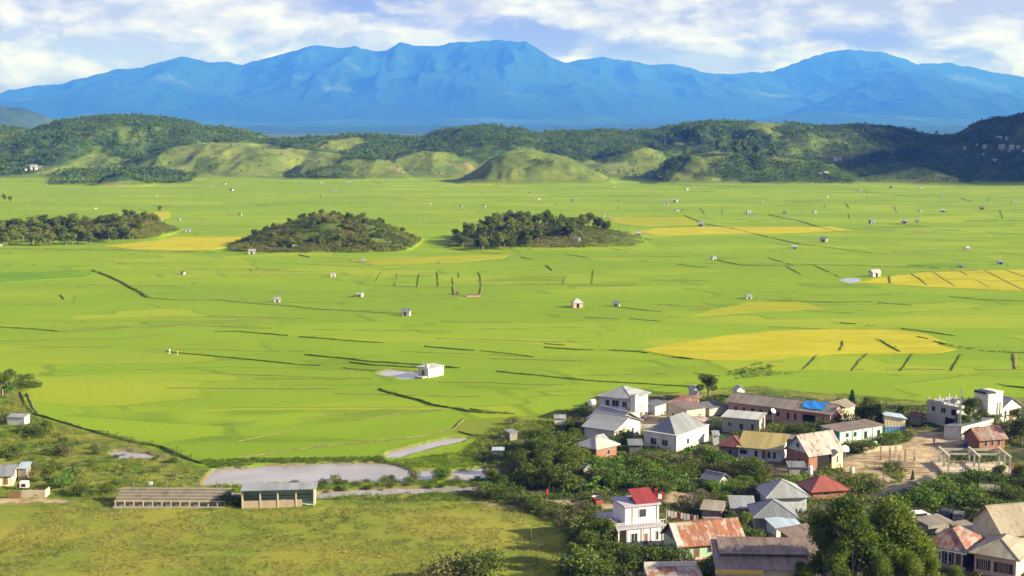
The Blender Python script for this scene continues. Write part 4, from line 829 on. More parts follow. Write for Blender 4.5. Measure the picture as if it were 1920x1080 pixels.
house('cream_house', 'small crumbling cream house half hidden by a reddish bush', (1572, 795), (1602, 788), 5, 3.3, 'gx', 1.0, CREAM, OLDR, [('f', .4, 1, .8, 1.0)], .3)
e, w = house('white_bungalow', 'long white bungalow with green trim under a flat brown roof', (1573, 836), (1655, 823), 5.0, 2.9, 'sf', .2, WHITE, BROWN, [('f', .18, 1.5, .7, .8), ('f', .36, 1.4, .7, .9), ('f', .60, .6, .8, 1.5), ('f', .9, .6, .8, 1.4)], .35, frame=TEAL)
part('trim', e, lambda m: ([m.box(-w / 2 + w * u - .1, -w / 2 + w * u + .1, -.05, -.004, -.4, 2.75, TEAL) for u in (.012, .30, .52, .76, .988)], m.box(-w / 2 - .004, w / 2 + .004, -.04, -.002, -.5, .45, GREENSH), m.box(-w / 2 - .06, -w / 2 - .004, 0, 4.9, -.5, 2.7, TEAL)))
e, w = house('blue_shed', 'cream and bright blue shed with a slanting pale blue roof behind the bungalow', (1659, 812), (1697, 812), 4.2, 3.0, 'sr', .8, CREAM, BLUER, [], .35, 'shed')
part('panel', e, lambda m: (m.box(-w / 2 + .02, w / 2 - .02, -.07, -.004, .1, 1.3, BLUEP), [m.box(-w / 2 + .7 * k + .1, -w / 2 + .7 * k + .2, -.09, -.071, .1, 2.9, SAND) for k in range(6)]))
e, w = house('yellow_roofed_house', 'low white and blue house with a yellowed sheet roof', (1384, 862), (1464, 869), 5.8, 2.5, 'sf', 1.9, BLUEW, YELR, [('f', .12, 1.3, 1.3, .7), ('f', .42, .9, .5, 1.1), ('f', .60, .7, .6, 1.5, 'door'), ('f', .72, .9, .5, 1.1), ('f', .85, .9, .4, 1.1)], .4, frame=DARKG)
house('maroon_roofed_house', 'small dark house under a maroon hip roof left of the yellow roofed house', (1348, 858), (1390, 862), 5.2, 2.4, 'hip', 1.5, WOODG, MAROON, [('f', .5, .8, .8, .9)], .5)
e, w = house('streaky_roofed_house', 'tall brick and white house whose pale gable roof has dark rust streaks', (1516, 886), (1577, 876), 6.2, 3.3, 'gx', 3.0, BRICK, MAUVER, [('l', .4, 1.0, .8, 1.0), ('l', .5, 4.0, .8, .8)], .5, gable=BLUEW)
part('front_wall', e, lambda m: (m.box(w / 2 - 2.7, w / 2 + .05, -.35, -.004, -.5, 3.0, CREAM), m.box(w / 2 - 1.5, w / 2 - 1.2, -.39, -.351, 1.0, 2.2, GLASS)))
part('passage_shade_panel', e, lambda m: m.box(-w / 2 + 2.2, w / 2 - 2.75, -.06, -.004, -.4, 2.9, DARK))  # flat black sheet on the wall, painted shade of the gap
def dish(px, py, z, lb, r=.8):
    e = thing('satellite_dish', lb, 'satellite dish', *W(px, py)[:2]); m = MB(); m.bar((0, 0, 0), (0, 0, z), .09, METAL); m.build('mast', e); V = [(0, 0, 0)]; Fc = []
    for k in range(1, 5):
        for a in range(18): V.append((r * k / 4 * math.cos(a * math.pi / 9), r * k / 4 * math.sin(a * math.pi / 9), .30 * r * (k / 4) ** 2))
    me = bpy.data.meshes.new('dish'); Fc = [(0, 1 + a, 1 + (a + 1) % 18) for a in range(18)] + [(1 + (k - 1) * 18 + a, 1 + k * 18 + a, 1 + k * 18 + (a + 1) % 18, 1 + (k - 1) * 18 + (a + 1) % 18) for k in range(1, 4) for a in range(18)]
    me.from_pydata(V, [], Fc); me.materials.append(WHITEP); o = bpy.data.objects.new('dish', me); COL.objects.link(o); o.parent = e; o.location = (0, 0, z); o.rotation_euler = (R(50), 0, R(35))
dish(1584, 880, 3.8, 'big white satellite dish behind the streaky roofed house', .75)
dish(1449, 800, 3.4, 'small white satellite dish at the corner of the grey house', .6)

e, w = house('concrete_building', 'unfinished grey concrete building with stubs on its flat roof at the right village edge', (1737, 793), (1800, 806), 8, 4.6, 'flat', .2, CONC, CONC, [('f', .2, 2.9, .9, 1.1), ('f', .5, 2.9, 1.2, 1.1), ('f', .8, 2.8, 1.2, 1.3, 'porch'), ('f', .7, .1, 2.4, 2.0, 'porch')], .2, cat='building')
part('roof_stub', e, lambda m: [m.box(-w / 2 + k * w / 5 - .12, -w / 2 + k * w / 5 + .12, y, y + .25, 4.8, 5.6, CONC) for k in range(6) for y in (.3, 4, 7.4)]); part('parapet', e, lambda m: m.box(-w / 2, 0, .05, .2, 4.8, 5.3, CONC)); part('parapet', e, lambda m: m.box(w * .1, w / 2, 3, 3.15, 4.8, 5.5, WHITE))
e, w = house('church', 'bright white church with a square tower and a pointed gable front', (1877, 796), (1914, 790), 7.5, 3.4, 'gy', 1.9, WHITE, ZINC, [('f', .5, .1, 1.4, 2.4, 'door'), ('f', .2, 1, .6, 1.6), ('f', .8, 1, .6, 1.6)], .4, cat='church')
part('tower', e, lambda m: (m.box(-w / 2 - 4.6, -w / 2 - .01, -.2, 3.6, -.5, 6.8, WHITE), m.box(-w / 2 - 5.0, -w / 2 - 2.6, .2, 3.4, 6.81, 7.3, NAVY), m.box(-w / 2 - 2.4, -w / 2 + .1, -.3, 3.7, 6.81, 7.15, WHITE), m.box(-w / 2 - 1.9, -w / 2 - 1.6, -.24, -.201, 2.2, 4.8, GLASS), m.box(-w / 2 - 1.0, -w / 2 - .7, -.24, -.201, 2.2, 4.8, GLASS)))
e, w = house('white_hall', 'low white annex left of the church tower', (1826, 794), (1850, 792), 5, 3.0, 'gx', 1.0, CREAM, ZINC, [('f', .5, 1, .8, 1.1)], .3, cat='building')
e, w = house('white_panel_shed', 'long shed of white panels beside the road with a tin roof', (1802, 828), (1862, 812), 4, 2.6, 'sb', .5, WHITE, ZINCD, [('f', .5, .1, .3, 2.4, 'porch')], .25, 'shed')
e, w = house('rusty_roofed_house', 'low dark brick house with a red rust gable roof beside the white panel shed', (1836, 846), (1884, 842), 5, 2.3, 'gx', 1.7, BRICK, REDH, [('f', .25, .7, .6, 1.2), ('f', .5, .7, .6, 1.2), ('f', .75, .7, .6, 1.2)], .5)
e = thing('tarpaulin', 'deep blue tarpaulin lean-to between the panel shed and the rusty roofed house', 'tarpaulin', *W(1822, 838)[:2], 0); m = MB(); m.slope((-2.4, -.8, .3), (1.2, -.8, .5), (3.2, 1.6, 2.3), (1.2, 1.6, 2.1), .03, wallmat('deep_blue_tarp', (.02, .07, .36))); m.build('sheet', e); m = MB(); m.bar((3, 1.5, 0), (3, 1.5, 2.2), .08, TIMBER); m.build('post', e)

# two storey pink house in the foreground
e, w = house('pink_house', 'two storey pale pink house with a roof terrace and a small bright red roof', (1158, 1031), (1244, 1022), 8.5, 3.0, 'flat', .3, PINK, MAUVE, [('f', .36, .9, 1.1, 1.4), ('f', .60, .2, .8, 1.9, 'door'), ('f', .86, .9, .45, 1.4)], .25, frame=WHITEP)
part('veranda', e, lambda m: (m.box(-w / 2 - .004, -w / 2 + 1.5, -.05, -.004, .6, 2.9, DARK), m.box(-w / 2 - .05, -w / 2 + .15, -.3, -.051, -.4, 3, WHITE), m.box(-w / 2 + .15, -w / 2 + 1.5, -.25, -.15, .3, .95, WHITE)))  # black sheet paints the porch shade; post and rail are solid
part('pilaster', e, lambda m: [m.box(-w / 2 + w * u - .14, -w / 2 + w * u + .14, -.10, -.004, -.4, 2.99, WHITE if k % 2 else MAUVE) for k, u in enumerate((.20, .53, .56, .73, .985))])
part('balustrade', e, lambda m: (m.box(-w / 2 - .2, w / 2 + .2, -.24, -.16, 4.05, 4.15, WHITE), m.box(-w / 2 - .24, -w / 2 - .16, -.1, 8.4, 4.05, 4.15, WHITE), [m.box(-w / 2 - .2 + k * .45, -w / 2 - .12 + k * .45, -.23, -.17, 3.31, 4.05, WHITE) for k in range(int(w / .45) + 1)], [m.box(-w / 2 - .23, -w / 2 - .17, k * .6, k * .6 + .08, 3.31, 4.05, WHITE) for k in range(14)]))
part('upper_room', e, lambda m: (m.box(-w / 2 + 1.9, w / 2 - .15, 1.6, 6.5, 3.3, 6.0, PINK), m.box(-w / 2 + 1.6, w / 2 + .15, 1.3, 6.8, 6.01, 6.3, MAUVE), m.box(-w / 2 + 3.1, -w / 2 + 3.4, 1.5, 1.599, 3.31, 6, WHITE), m.box(w / 2 - .45, w / 2 - .14, 1.5, 1.599, 3.31, 6, WHITE)))
o = part('window', e, lambda m: m.box(.35, 1.65, 1.53, 1.598, 4.2, 5.6, WHITE)); part('pane', o, lambda m: (m.box(.47, .97, 1.50, 1.54, 4.3, 5.5, GLASS), m.box(1.03, 1.53, 1.50, 1.54, 4.3, 5.5, GLASS)))
part('red_roof', e, lambda m: (m.slope((-w / 2 + 3.7, 1.6, 6.4), (w / 2 - .1, 1.6, 6.4), (w / 2 - .3, 4.9, 7.95), (-w / 2 + 3.7, 4.9, 7.95), .08, RED), m.box(-w / 2 + 3.8, w / 2 - .5, 2.6, 4.8, 6.31, 6.72, DARKG)))
e = thing('laundry', 'heap of red and white laundry and tins behind the small red roof', 'laundry', *W(1222, 1027)[:2], 0, -.1)
for k, (x, y, z, c) in enumerate([(-.5, 5.2, 6.31, METAL), (.2, 5.3, 6.31, REDP), (.9, 5.3, 6.31, WHITEP), (.3, 5.6, 6.9, REDP), (1.3, 5.4, 6.31, REDP)]): m = MB(); m.box(x, x + .6, y, y + .5, z, z + .55 + .1 * k, c); m.build('bundle', e)
e, w = house('green_house', 'pale green house with a long rust streaked gable roof right of the pink house', (1273, 1056), (1392, 1046), 6.4, 2.7, 'gx', 2.3, GREENW, RUST, [('f', .28, .2, .8, 1.9, 'door'), ('f', .5, 1.1, 1.0, 1.1)], .55, gable=DARKG)
part('roof_sheet', e, lambda m: (m.slope((-w / 2 - .5, -.5, 2.65 - .1), (-w / 2 + .5, -.5, 2.55), (-w / 2 + .5, 3.1, 5.06), (-w / 2 - .5, 3.1, 5.06), .02, ZINCW), m.slope((-w / 2 + .55, .9, 3.12), (-w / 2 + 3.2, .9, 3.12), (-w / 2 + 3.2, 3.1, 5.07), (-w / 2 + .55, 3.1, 5.07), .02, TANR)))
part('plinth', e, lambda m: m.box(-w / 2 - .03, w / 2 + .03, -.08, -.004, -.5, .5, ROSE))
e = thing('ladder', 'yellow wooden frame leaning beside the green house', 'frame', *W(1335, 1066)[:2]); m = MB(); m.bar((0, 0, 0), (.7, .5, 3.6), .22, YELLOW); m.bar((.5, -.1, .1), (1.6, .3, 3.4), .14, YELLOW); m.build('beam', e)
e, w = house('brown_roofed_hall', 'wide building with a two tier brown rusted roof and a yellow fascia at the bottom', (1348, 1111), (1512, 1114), 8.2, 3.3, 'sf', 1.5, BEIGE, BROWN, [], .6, cat='building')
part('fascia', e, lambda m: m.box(-w / 2 - .64, -w / 2 + 6, -.74, -.62, 2.75, 3.36, YELLOW))
part('upper_roof', e, lambda m: (m.slope((-w / 2 + .3, 3.6, 4.35), (w / 2 + .9, 3.6, 4.35), (w / 2 + .9, 8.9, 5.25), (-w / 2 + .3, 8.9, 5.25), .14, BROWN)))
part('ridge_cap', e, lambda m: m.box(-w / 2 + .3, w / 2 + .9, 3.45, 3.75, 4.3, 4.5, OLDR))
e, w = house('rusty_shed', 'low shed at the bottom edge with a white parapet above rusty sheets', (1222, 1118), (1316, 1116), 4.0, 1.9, 'sf', .7, CREAM, RUSTP, [], .4, 'shed'); part('parapet', e, lambda m: m.box(-w / 2 - .4, w / 2 + .1, 4.42, 4.7, 1.5, 3.3, WHITE))
e, w = house('brown_roofed_shed', 'brown rusted roof half hidden by the big feathery trees', (1530, 1085), (1580, 1075), 8, 3.2, 'sf', 1.8, WOODG, BROWN, [], .5, 'shed')
house('pyramid_roofed_house', 'pale grey hip roofed house, the upper of the two close together', (1440, 960), (1512, 958), 6.8, 2.5, 'hip', 2.0, BLUEW, ZINC, [('f', .3, .8, .9, 1.)], .6)
house('pyramid_roofed_house', 'dull grey hip roofed house just below the other grey hip roofs', (1417, 1000), (1490, 1001), 6.6, 2.4, 'hip', 1.9, GREYB, ZINCD, [('f', .5, .8, .9, 1.)], .6)
house('lean_to', 'pale blue lean-to roof below the dull grey hip roofed house', (1455, 1015), (1500, 1010), 3, 1.9, 'sf', .7, BLUEW, BLUER, [], .3, 'shed')
e, w = house('red_roofed_house', 'house with a bright red right slope and dull red front beside the road', (1524, 938), (1586, 934), 5.5, 1.7, 'hip', 1.8, BRICK, REDL, [('f', .4, .8, .9, 1.)], .6)
house('tin_shed', 'low shed with a pale blue grey sheet roof behind the green house', (1372, 976), (1413, 977), 4.5, 1.9, 'sf', .8, WOODG, ZINC, [], .35, 'shed'); house('tin_shed', 'low shed with a dull tan grey roof left of the paler one', (1316, 975), (1352, 978), 3.6, 1.6, 'sf', .6, WOODG, TANR, [], .35, 'shed')
house('grey_hut', 'little grey gabled hut standing in the gardens', (1346, 918), (1364, 912), 3.2, 1.7, 'gy', .9, CONC, ZINCD, [('f', .5, .1, .6, 1.3, 'door')], .5, 'hut')
e, w = house('hip_roofed_veranda_house', 'house with a weathered red hip roof and a deep dark veranda at the lower right', (1742, 1058), (1806, 1070), 7.0, 3.0, 'hip', 2.2, DARKG, REDH, [('f', .2, .9, 1.0, 1.2), ('f', .55, .9, 1.0, 1.2), ('f', .85, .2, .8, 1.9, 'door')], .9)  # dark wall colour carries the shade under the veranda
part('balcony', e, lambda m: (m.box(-w / 2 - .6, w / 2 + .6, -1.0, -.9, -.3, .7, CONC), [m.box(-w / 2 + k * w / 5 - .05, -w / 2 + k * w / 5 + .05, -.85, -.75, -.3, 2.9, WHITEP) for k in range(6)], m.box(-w / 2 - .7, w / 2 + .7, -.95, -.91, 2.62, 2.82, WHITEP)))
e, w = house('rose_house', 'rose pink house with a tan sheet roof and barred windows at the lower right corner', (1826, 1078), (1904, 1092), 8.5, 3.3, 'hip', 1.7, ROSE, TANR, [('f', .22, .9, 1.9, 1.4), ('f', .70, .9, 2.6, 1.4)], .7, frame=TIMBER)
part('window_bars', e, lambda m: [m.box(-w / 2 + w * u - .03, -w / 2 + w * u + .03, -.12, -.07, .9, 2.3, ROSE) for u in (.12, .17, .22, .27, .32, .57, .62, .67, .72, .77, .82)])
e, w = house('tan_roofed_house', 'house with a broad tan gable roof behind the rose pink house', (1880, 1050), (1990, 1040), 8, 4.0, 'gx', 3.0, CREAM, TANR, [], .7)
house('shed', 'small low shed with a tan and red roof among the right gardens', (1840, 938), (1874, 940), 2.6, 1.5, 'sf', .5, BRICK, TANR, [], .3, 'shed'); house('shed', 'small reddish brown roof at the right edge below the pergola', (1906, 905), (1945, 905), 3, 1.6, 'sf', .5, BRICK, RUST, [], .3, 'shed')
house('shed', 'low shed of bleached timber and sheet left of the red hip roof', (1740, 1004), (1783, 996), 3, 1.6, 'sf', .4, WOODG, OLDR, [], .2, 'shed')
house('shed', 'white garden shed in the rice behind the village tree', (1300, 749), (1315, 748), 2.6, 1.9, 'gy', .7, WHITE, ZINCW, [], .25, 'shed'); house('shed', 'tiny white gable peeping above the long old roof', (1382, 748), (1396, 747), 2, 2.2, 'gy', .7, WHITE, ZINCW, [], .2, 'shed')
house('grey_lean_to', 'low grey wall and roof joining the block house to the long building', (1330, 782), (1366, 776), 5, 1.7, 'sf', .3, CONC, DARKG, [], .2, 'shed')
house('shed', 'small slate grey hut roof in the shadows left of the village', (1078, 886), (1094, 890), 2.4, 1.2, 'gx', .5, WOODG, ZINCD, [], .2, 'shed'); house('shed', 'low hut with a blue grey tin top in the shade beside the pond', (924, 858), (944, 858), 1.6, 1.3, 'sf', .2, WOODG, BLUER, [], .2, 'shed')
house('shed', 'dark little hut at the rice edge left of the village', (956, 826), (970, 824), 2, 1.6, 'sf', .3, WOODG, ZINCD, [], .2, 'shed'); house('shed', 'small pale hut behind trees at the upper left of the village', (1040, 798), (1060, 798), 2, 1.6, 'gx', .5, WHITE, ZINC, [], .2, 'shed')
for lb, pl, pr, d_, h_, rf, wm, rm in [('small rusty roofed kitchen shed left of the parapet house', (1212, 822), (1230, 826), 3, 1.9, 'sf', WOODG, RUSTP), ('low tin lean-to behind the parapet house', (1270, 808), (1292, 806), 2.6, 1.9, 'sb', CONC, ZINCD),
    ('small tin privy between the maroon roof and the grey house', (1338, 836), (1348, 836), 1.8, 2.0, 'sf', BLUEW, ZINC), ('brown boarded shed right of the grey house', (1462, 838), (1486, 840), 3, 1.9, 'gx', WOODG, OLDR), ('low grey shed in the yard in front of the streaky roofed house', (1480, 893), (1510, 893), 2.4, 1.5, 'sf', GREYB, ZINCD),
    ('small dark shed between the blue shed and the concrete building', (1706, 796), (1726, 798), 2.6, 1.9, 'gx', WOODG, MAROON), ('rusty little roof left of the small brick house', (1068, 858), (1088, 862), 2.4, 1.7, 'sf', WOODG, RUST), ('tin shed between the brick house and the parapet house', (1180, 852), (1204, 852), 3, 1.7, 'sf', DARKG, ZINCD),
    ('small cream shed left of the blue grey lean-to', (1160, 796), (1176, 800), 2.4, 2.4, 'sf', CREAM, RUSTP), ('grey brown shed beside the weathered veranda house', (1806, 1020), (1836, 1015), 3.2, 2.0, 'sf', WOODG, OLDR), ('flat rusty shed below the dull tan grey roof', (1322, 996), (1352, 996), 2.4, 1.5, 'sb', WOODG, RUSTP)]:
    house('shed', lb, pl, pr, d_, h_, rf, .5, wm, rm, [], .25, 'shed')
# left edge
house('hut', 'small white tin hut among bushes near the left edge', (14, 798), (46, 799), 2.4, 1.7, 'sf', .3, WHITE, ZINC, [], .15, 'hut')
e, w = house('blue_grey_house', 'low house with blue grey roofs cut by the left edge', (-40, 915), (24, 912), 6, 2.0, 'gx', 1.2, CREAM, ZINCD, [('f', .8, .3, .7, 1.5, 'door')], .4)
house('hut', 'little hut with a silver roof beside the low blue grey house', (34, 900), (50, 900), 2.5, 2.0, 'sf', .5, WOODG, BLUER, [], .25, 'hut')
e = thing('garden_wall', 'mossy pale concrete enclosure beside the track at the left edge', 'wall', *W(65, 935)[:2]); m = MB(); m.box(-2.3, 1.9, 0, .2, -.3, 1.3, SAND); m.box(1.7, 1.9, .2, 2.4, -.3, 1.3, SAND); m.box(-4.6, -2.32, -.1, .1, -.3, .8, BRICK); m.build('wall', e)
e = thing('farm_machine', 'small white machine with a red frame parked beside the hut', 'machine', *W(46, 918)[:2]); m = MB(); m.box(-.7, .7, -.5, .5, .5, 1.6, WHITEP); m.box(-.35, .35, -.53, -.5, .7, 1.2, DARK); m.box(-1.2, -.75, -.3, .3, .3, 1.1, REDP); m.build('body', e)
for s_ in (-.5, .5):
    m = MB(); m.poly([(s_ + dx, .45 * math.cos(a * math.pi / 5), .35 + .35 * math.sin(a * math.pi / 5)) for dx in (-.08, .08) for a in range(10)], [tuple(range(9, -1, -1)), tuple(range(10, 20))] + [(a, (a + 1) % 10, 10 + (a + 1) % 10, 10 + a) for a in range(10)], RUBBER); m.build('wheel', e)

# ---------------------------------------------------------------- grandstands at the playing field
e, w = house('roofed_stand', 'open concrete spectator stand with a white sheet roof at the edge of the field', (454, 955), (591, 951), .2, 0.0, 'none', 0, SAND, None, [], 0, 'grandstand')
part('roof', e, lambda m: m.slope((-w / 2 - .2, -.8, 3.3), (w / 2 + .3, -.8, 3.3), (w / 2 + .3, 5.2, 2.9), (-w / 2 - .2, 5.2, 2.9), .1, ZINC))
part('back_wall', e, lambda m: m.box(-w / 2, w / 2, 4.6, 4.8, -.3, 2.85, GREENSH)); part('side_wall', e, lambda m: (m.box(-w / 2, -w / 2 + .2, .6, 4.59, -.3, 2.85, GREENSH), m.box(w / 2 - .2, w / 2, .6, 4.59, -.3, 2.85, GREENSH)))
part('steps', e, lambda m: [m.box(-w / 2 + .21, w / 2 - .21, .6 + k * 1.0, 4.59, -.3 + k * .25, .25 + k * .25 + .003 * k, GREENSH) for k in range(4)]); part('front_wall', e, lambda m: m.box(-w / 2 + .1, w / 2 - 2.2, -.08, .08, -.3, 1.25, SALM))
for u in (0.005, .25, .49, .74, .985):
    part('pillar', e, lambda m: m.box(-w / 2 + w * u - .12, -w / 2 + w * u + .12, -.15, .1, -.3, 3.2, SAND))
e = thing('open_stand', 'long bare concrete spectator steps without a roof, left of the roofed stand', 'grandstand', *W(315, 955)[:2], None, R(-1)); w = 205 / 10.8
part('steps', e, lambda m: [m.box(-w / 2, w / 2 - .002 * k, 1.2 + k * .9, 5.8 + .003 * k, -.3, .9 + k * .30, OLDC) for k in range(5)])
part('front_rail', e, lambda m: (m.box(-w / 2, w / 2, .9, 1.0, .95, 1.08, SAND), m.box(-w / 2, w / 2, .35, .45, -.3, .25, CONC)))
for k in range(12): part('rail_post', e, lambda m: m.box(-w / 2 + .2 + k * w / 12, -w / 2 + .36 + k * w / 12, .82, .98, -.3, .94, SAND))
for k in range(6): part('back_post', e, lambda m: m.bar((-w / 2 + 2 + k * 2.9, 5.9, 0), (-w / 2 + 2 + k * 2.9, 5.9, 3.2), .13, WOODG))
e = thing('signboard', 'small white board on a post behind the open spectator steps', 'sign', *W(283, 924)[:2]); m = MB(); m.bar((0, 0, -.2), (0, 0, 1.6), .07, WOODG); m.build('post', e); m = MB(); m.box(-.35, .35, -.05, .05, 1.3, 1.9, WHITEP); m.build('board', e)

# ---------------------------------------------------------------- concrete frame, posts, pylon
e = thing('unfinished_pavilion', 'roofless frame of concrete posts and beams on a slab beside the road', 'frame structure', *W(1838, 890)[:2], None, R(-3)); PAV = e.location.copy(); 
part('slab', e, lambda m: (m.box(-7, 6.5, -.3, 9, -.3, .35, SAND), m.box(-7.2, 6.7, -.45, -.31, -.3, .5, CONC)))
for k, x in enumerate((-5.8, -.2, 5.4)):
    for y in (.3, 3.6, 7): part('post', e, lambda m: m.box(x - .14, x + .14, y - .14, y + .14, .35, 3.1, CONC))
    part('beam', e, lambda m: m.box(x - .2, x + .2, -.1, 7.6, 3.11, 3.45, SAND))
part('cross_beam', e, lambda m: (m.box(-6.4, 5.9, 7.3, 7.58, 2.7, 3.1, CONC), m.box(-6.4, 5.9, 3.5, 3.7, 2.75, 3.1, CONC)))
for k, (px_, py_, h_, lb) in enumerate([(1651, 863, 2.6, 'leftmost of the pale concrete posts beside the road, standing on the left verge'), (1668, 869, 2.9, 'pale concrete post second from the left beside the road'), (1679, 860, 2.5, 'pale concrete post third from the left, a little behind'), (1686, 873, 2.2, 'short pale concrete post in the middle of the row, nearest the bush'),
        (1697, 866, 2.4, 'pale concrete post second from the right of the road row'), (1714, 873, 3.0, 'tallest pale concrete post at the right end of the road row')]):
    e = thing('concrete_post', lb, 'post', *W(px_, py_)[:2], None, ft.uniform(-.2, .2), 'unfinished concrete posts beside the road'); m = MB(); m.box(-.16, .16, -.16, .16, -.3, h_, SAND); m.build('shaft', e); m = MB(); [m.bar((x, y, h_), (x, y, h_ + .35), .03, METAL) for x in (-.1, .1) for y in (-.1, .1)]; m.build('rebar', e)
e = thing('pylon', 'slim lattice mast with aerials rising beside the dark tree at the right', 'mast', *W(1798, 822)[:2]); m = MB(); H_ = 10.5
for a, b_ in ((-1, -1), (1, -1), (1, 1), (-1, 1)): m.bar((a * .3, b_ * .3, 0), (a * .1, b_ * .1, H_), .06, METAL)
for k in range(10): z = k * 1.05; q = .3 - .2 * z / H_; m.bar((-q, -q, z), (q, -q, z + 1.0), .035, METAL); m.bar((q, -q, z), (q, q, z + 1.0), .035, METAL); m.bar((-q, q, z), (-q, -q, z + 1), .035, METAL)
m.build('lattice', e); 
for z, x in ((6.2, .5), (7.2, -.5), (5.2, -.45)): m = MB(); m.box(x - .3, x + .3, -.35, -.2, z, z + .6, WHITEP); m.build('aerial', e)
for px_, py_, h_, lb in [(1483, 895, 2.6, 'thin red pole in the yard of the streaky roofed house'), (1911, 800, 4, 'wooden utility pole at the right edge'), (1027, 745, 0, ''), (1217, 775, 4.2, 'thin bare pole beside the white water tanks'), (1245, 772, 3.8, 'leaning bamboo pole left of the rusty roofs'), (1090, 930, 3.4, 'thin post at the lane below the brick house'), (997, 1012, 1.7, 'short bamboo goal post on the playing field'), (1656, 912, 3.6, 'utility pole at the road corner')]:
    if h_: e = thing('pole', lb, 'pole', *W(px_, py_)[:2]); m = MB(); m.bar((0, 0, -.2), (ft.uniform(-.1, .1), 0, h_), .09, TIMBER if h_ > 2 else SAND); m.bar((-.3, 0, h_ - .3), (.3, 0, h_ - .3), .05, TIMBER); m.build('shaft', e)
def tank(px_, py_, lb, r=.55, h=1.5, mat=None, z=0):
    e = thing('water_tank', lb, 'water tank', *W(px_, py_)[:2]); e.location.z += z; V = []; Fc = []; prof = [(r, -.1), (r, h * .8), (r * .8, h * .95), (r * .3, h), (.02, h)]
    for q, zz_ in prof:
        for a in range(16): V.append((q * math.cos(a * math.pi / 8), q * math.sin(a * math.pi / 8), zz_))
    for k in range(len(prof) - 1):
        for a in range(16): Fc.append((k * 16 + a, k * 16 + (a + 1) % 16, (k + 1) * 16 + (a + 1) % 16, (k + 1) * 16 + a))
    o = add_mesh('body', V, Fc, mat or WHITEP, e, smooth=True); m = MB(); m.box(-.2, .2, -.2, .2, h - .02, h + .1, DARKG); m.build('lid', e)
tank(1207, 784, 'fat white water tank right of the hip roofed house', .9, 2.2); tank(1222, 776, 'cream water tank nearest the blue grey lean-to', .7, 1.5, CREAM); tank(1237, 777, 'yellowish water tank next to the bushes', .6, 1.7, CREAM); tank(1110, 762, 'white tank behind trees at the far left of the village', .9, 1.7)
tank(1640, 838, 'pale green tank standing in front of the white bungalow', .5, 1.0, GREENSH); tank(1519, 893, 'slim white tank in the yard below the brick wall', .45, 2.0); tank(1597, 888, 'pale turquoise tank at the edge of the road', .45, 1.1, GREENSH); tank(1244, 769, 'short white tank behind the yellowish one', .45, 1.2)
e = thing('retaining_wall', 'low sandy retaining wall under the bungalow beside the road', 'wall', *W(1655, 848)[:2], None, R(14)); m = MB(); m.box(-4.2, 4.2, 0, .25, -.4, .9, SAND); m.build('wall', e)
e = thing('retaining_wall', 'grey stone wall of the yard below the hip roofed house', 'wall', *W(1225, 806)[:2], None, R(8)); m = MB(); m.box(-4.6, 3.4, 0, .3, -.4, 1.4, CONC); m.build('wall', e)
e = thing('fence', 'low fence of mixed boards beside the garden above the grey hip roofs', 'fence', *W(1458, 918)[:2], None, R(4)); m = MB()
for k in range(26): m.box(-3.2 + k * .26, -3.2 + k * .26 + .2, 0, .04, -.2, ft.uniform(.7, 1.1), ft.choice([WOODG, ROSE, SAND, WHITE]))
m.build('boards', e); m = MB(); m.box(-3.2, 3.5, .05, .1, .4, .5, TIMBER); m.build('rail', e)
e = thing('clothes_line', 'line of white and pink washing on the terrace beside the pink house', 'clothes line', *W(1278, 1000)[:2], None, R(-35)); m = MB(); m.bar((-2.8, 0, 0), (-2.8, 0, 3.4), .07, METAL); m.bar((2.8, 0, 0), (2.8, 0, 3.4), .07, METAL); m.build('post', e); m = MB(); m.bar((-2.8, 0, 3.3), (2.8, 0, 3.3), .02, METAL); m.build('line', e)
for k in range(9):
    m = MB(); x = -2.5 + k * .58; m.slope((x, -.05 * (k % 3), 2.4 - .2 * (k % 2)), (x + .42, .05, 2.4 - .2 * (k % 2)), (x + .42, 0, 3.29), (x, 0, 3.29), .02, [WHITEP, PINK, WHITEP, REDP][k % 4]); m.build('garment', e)

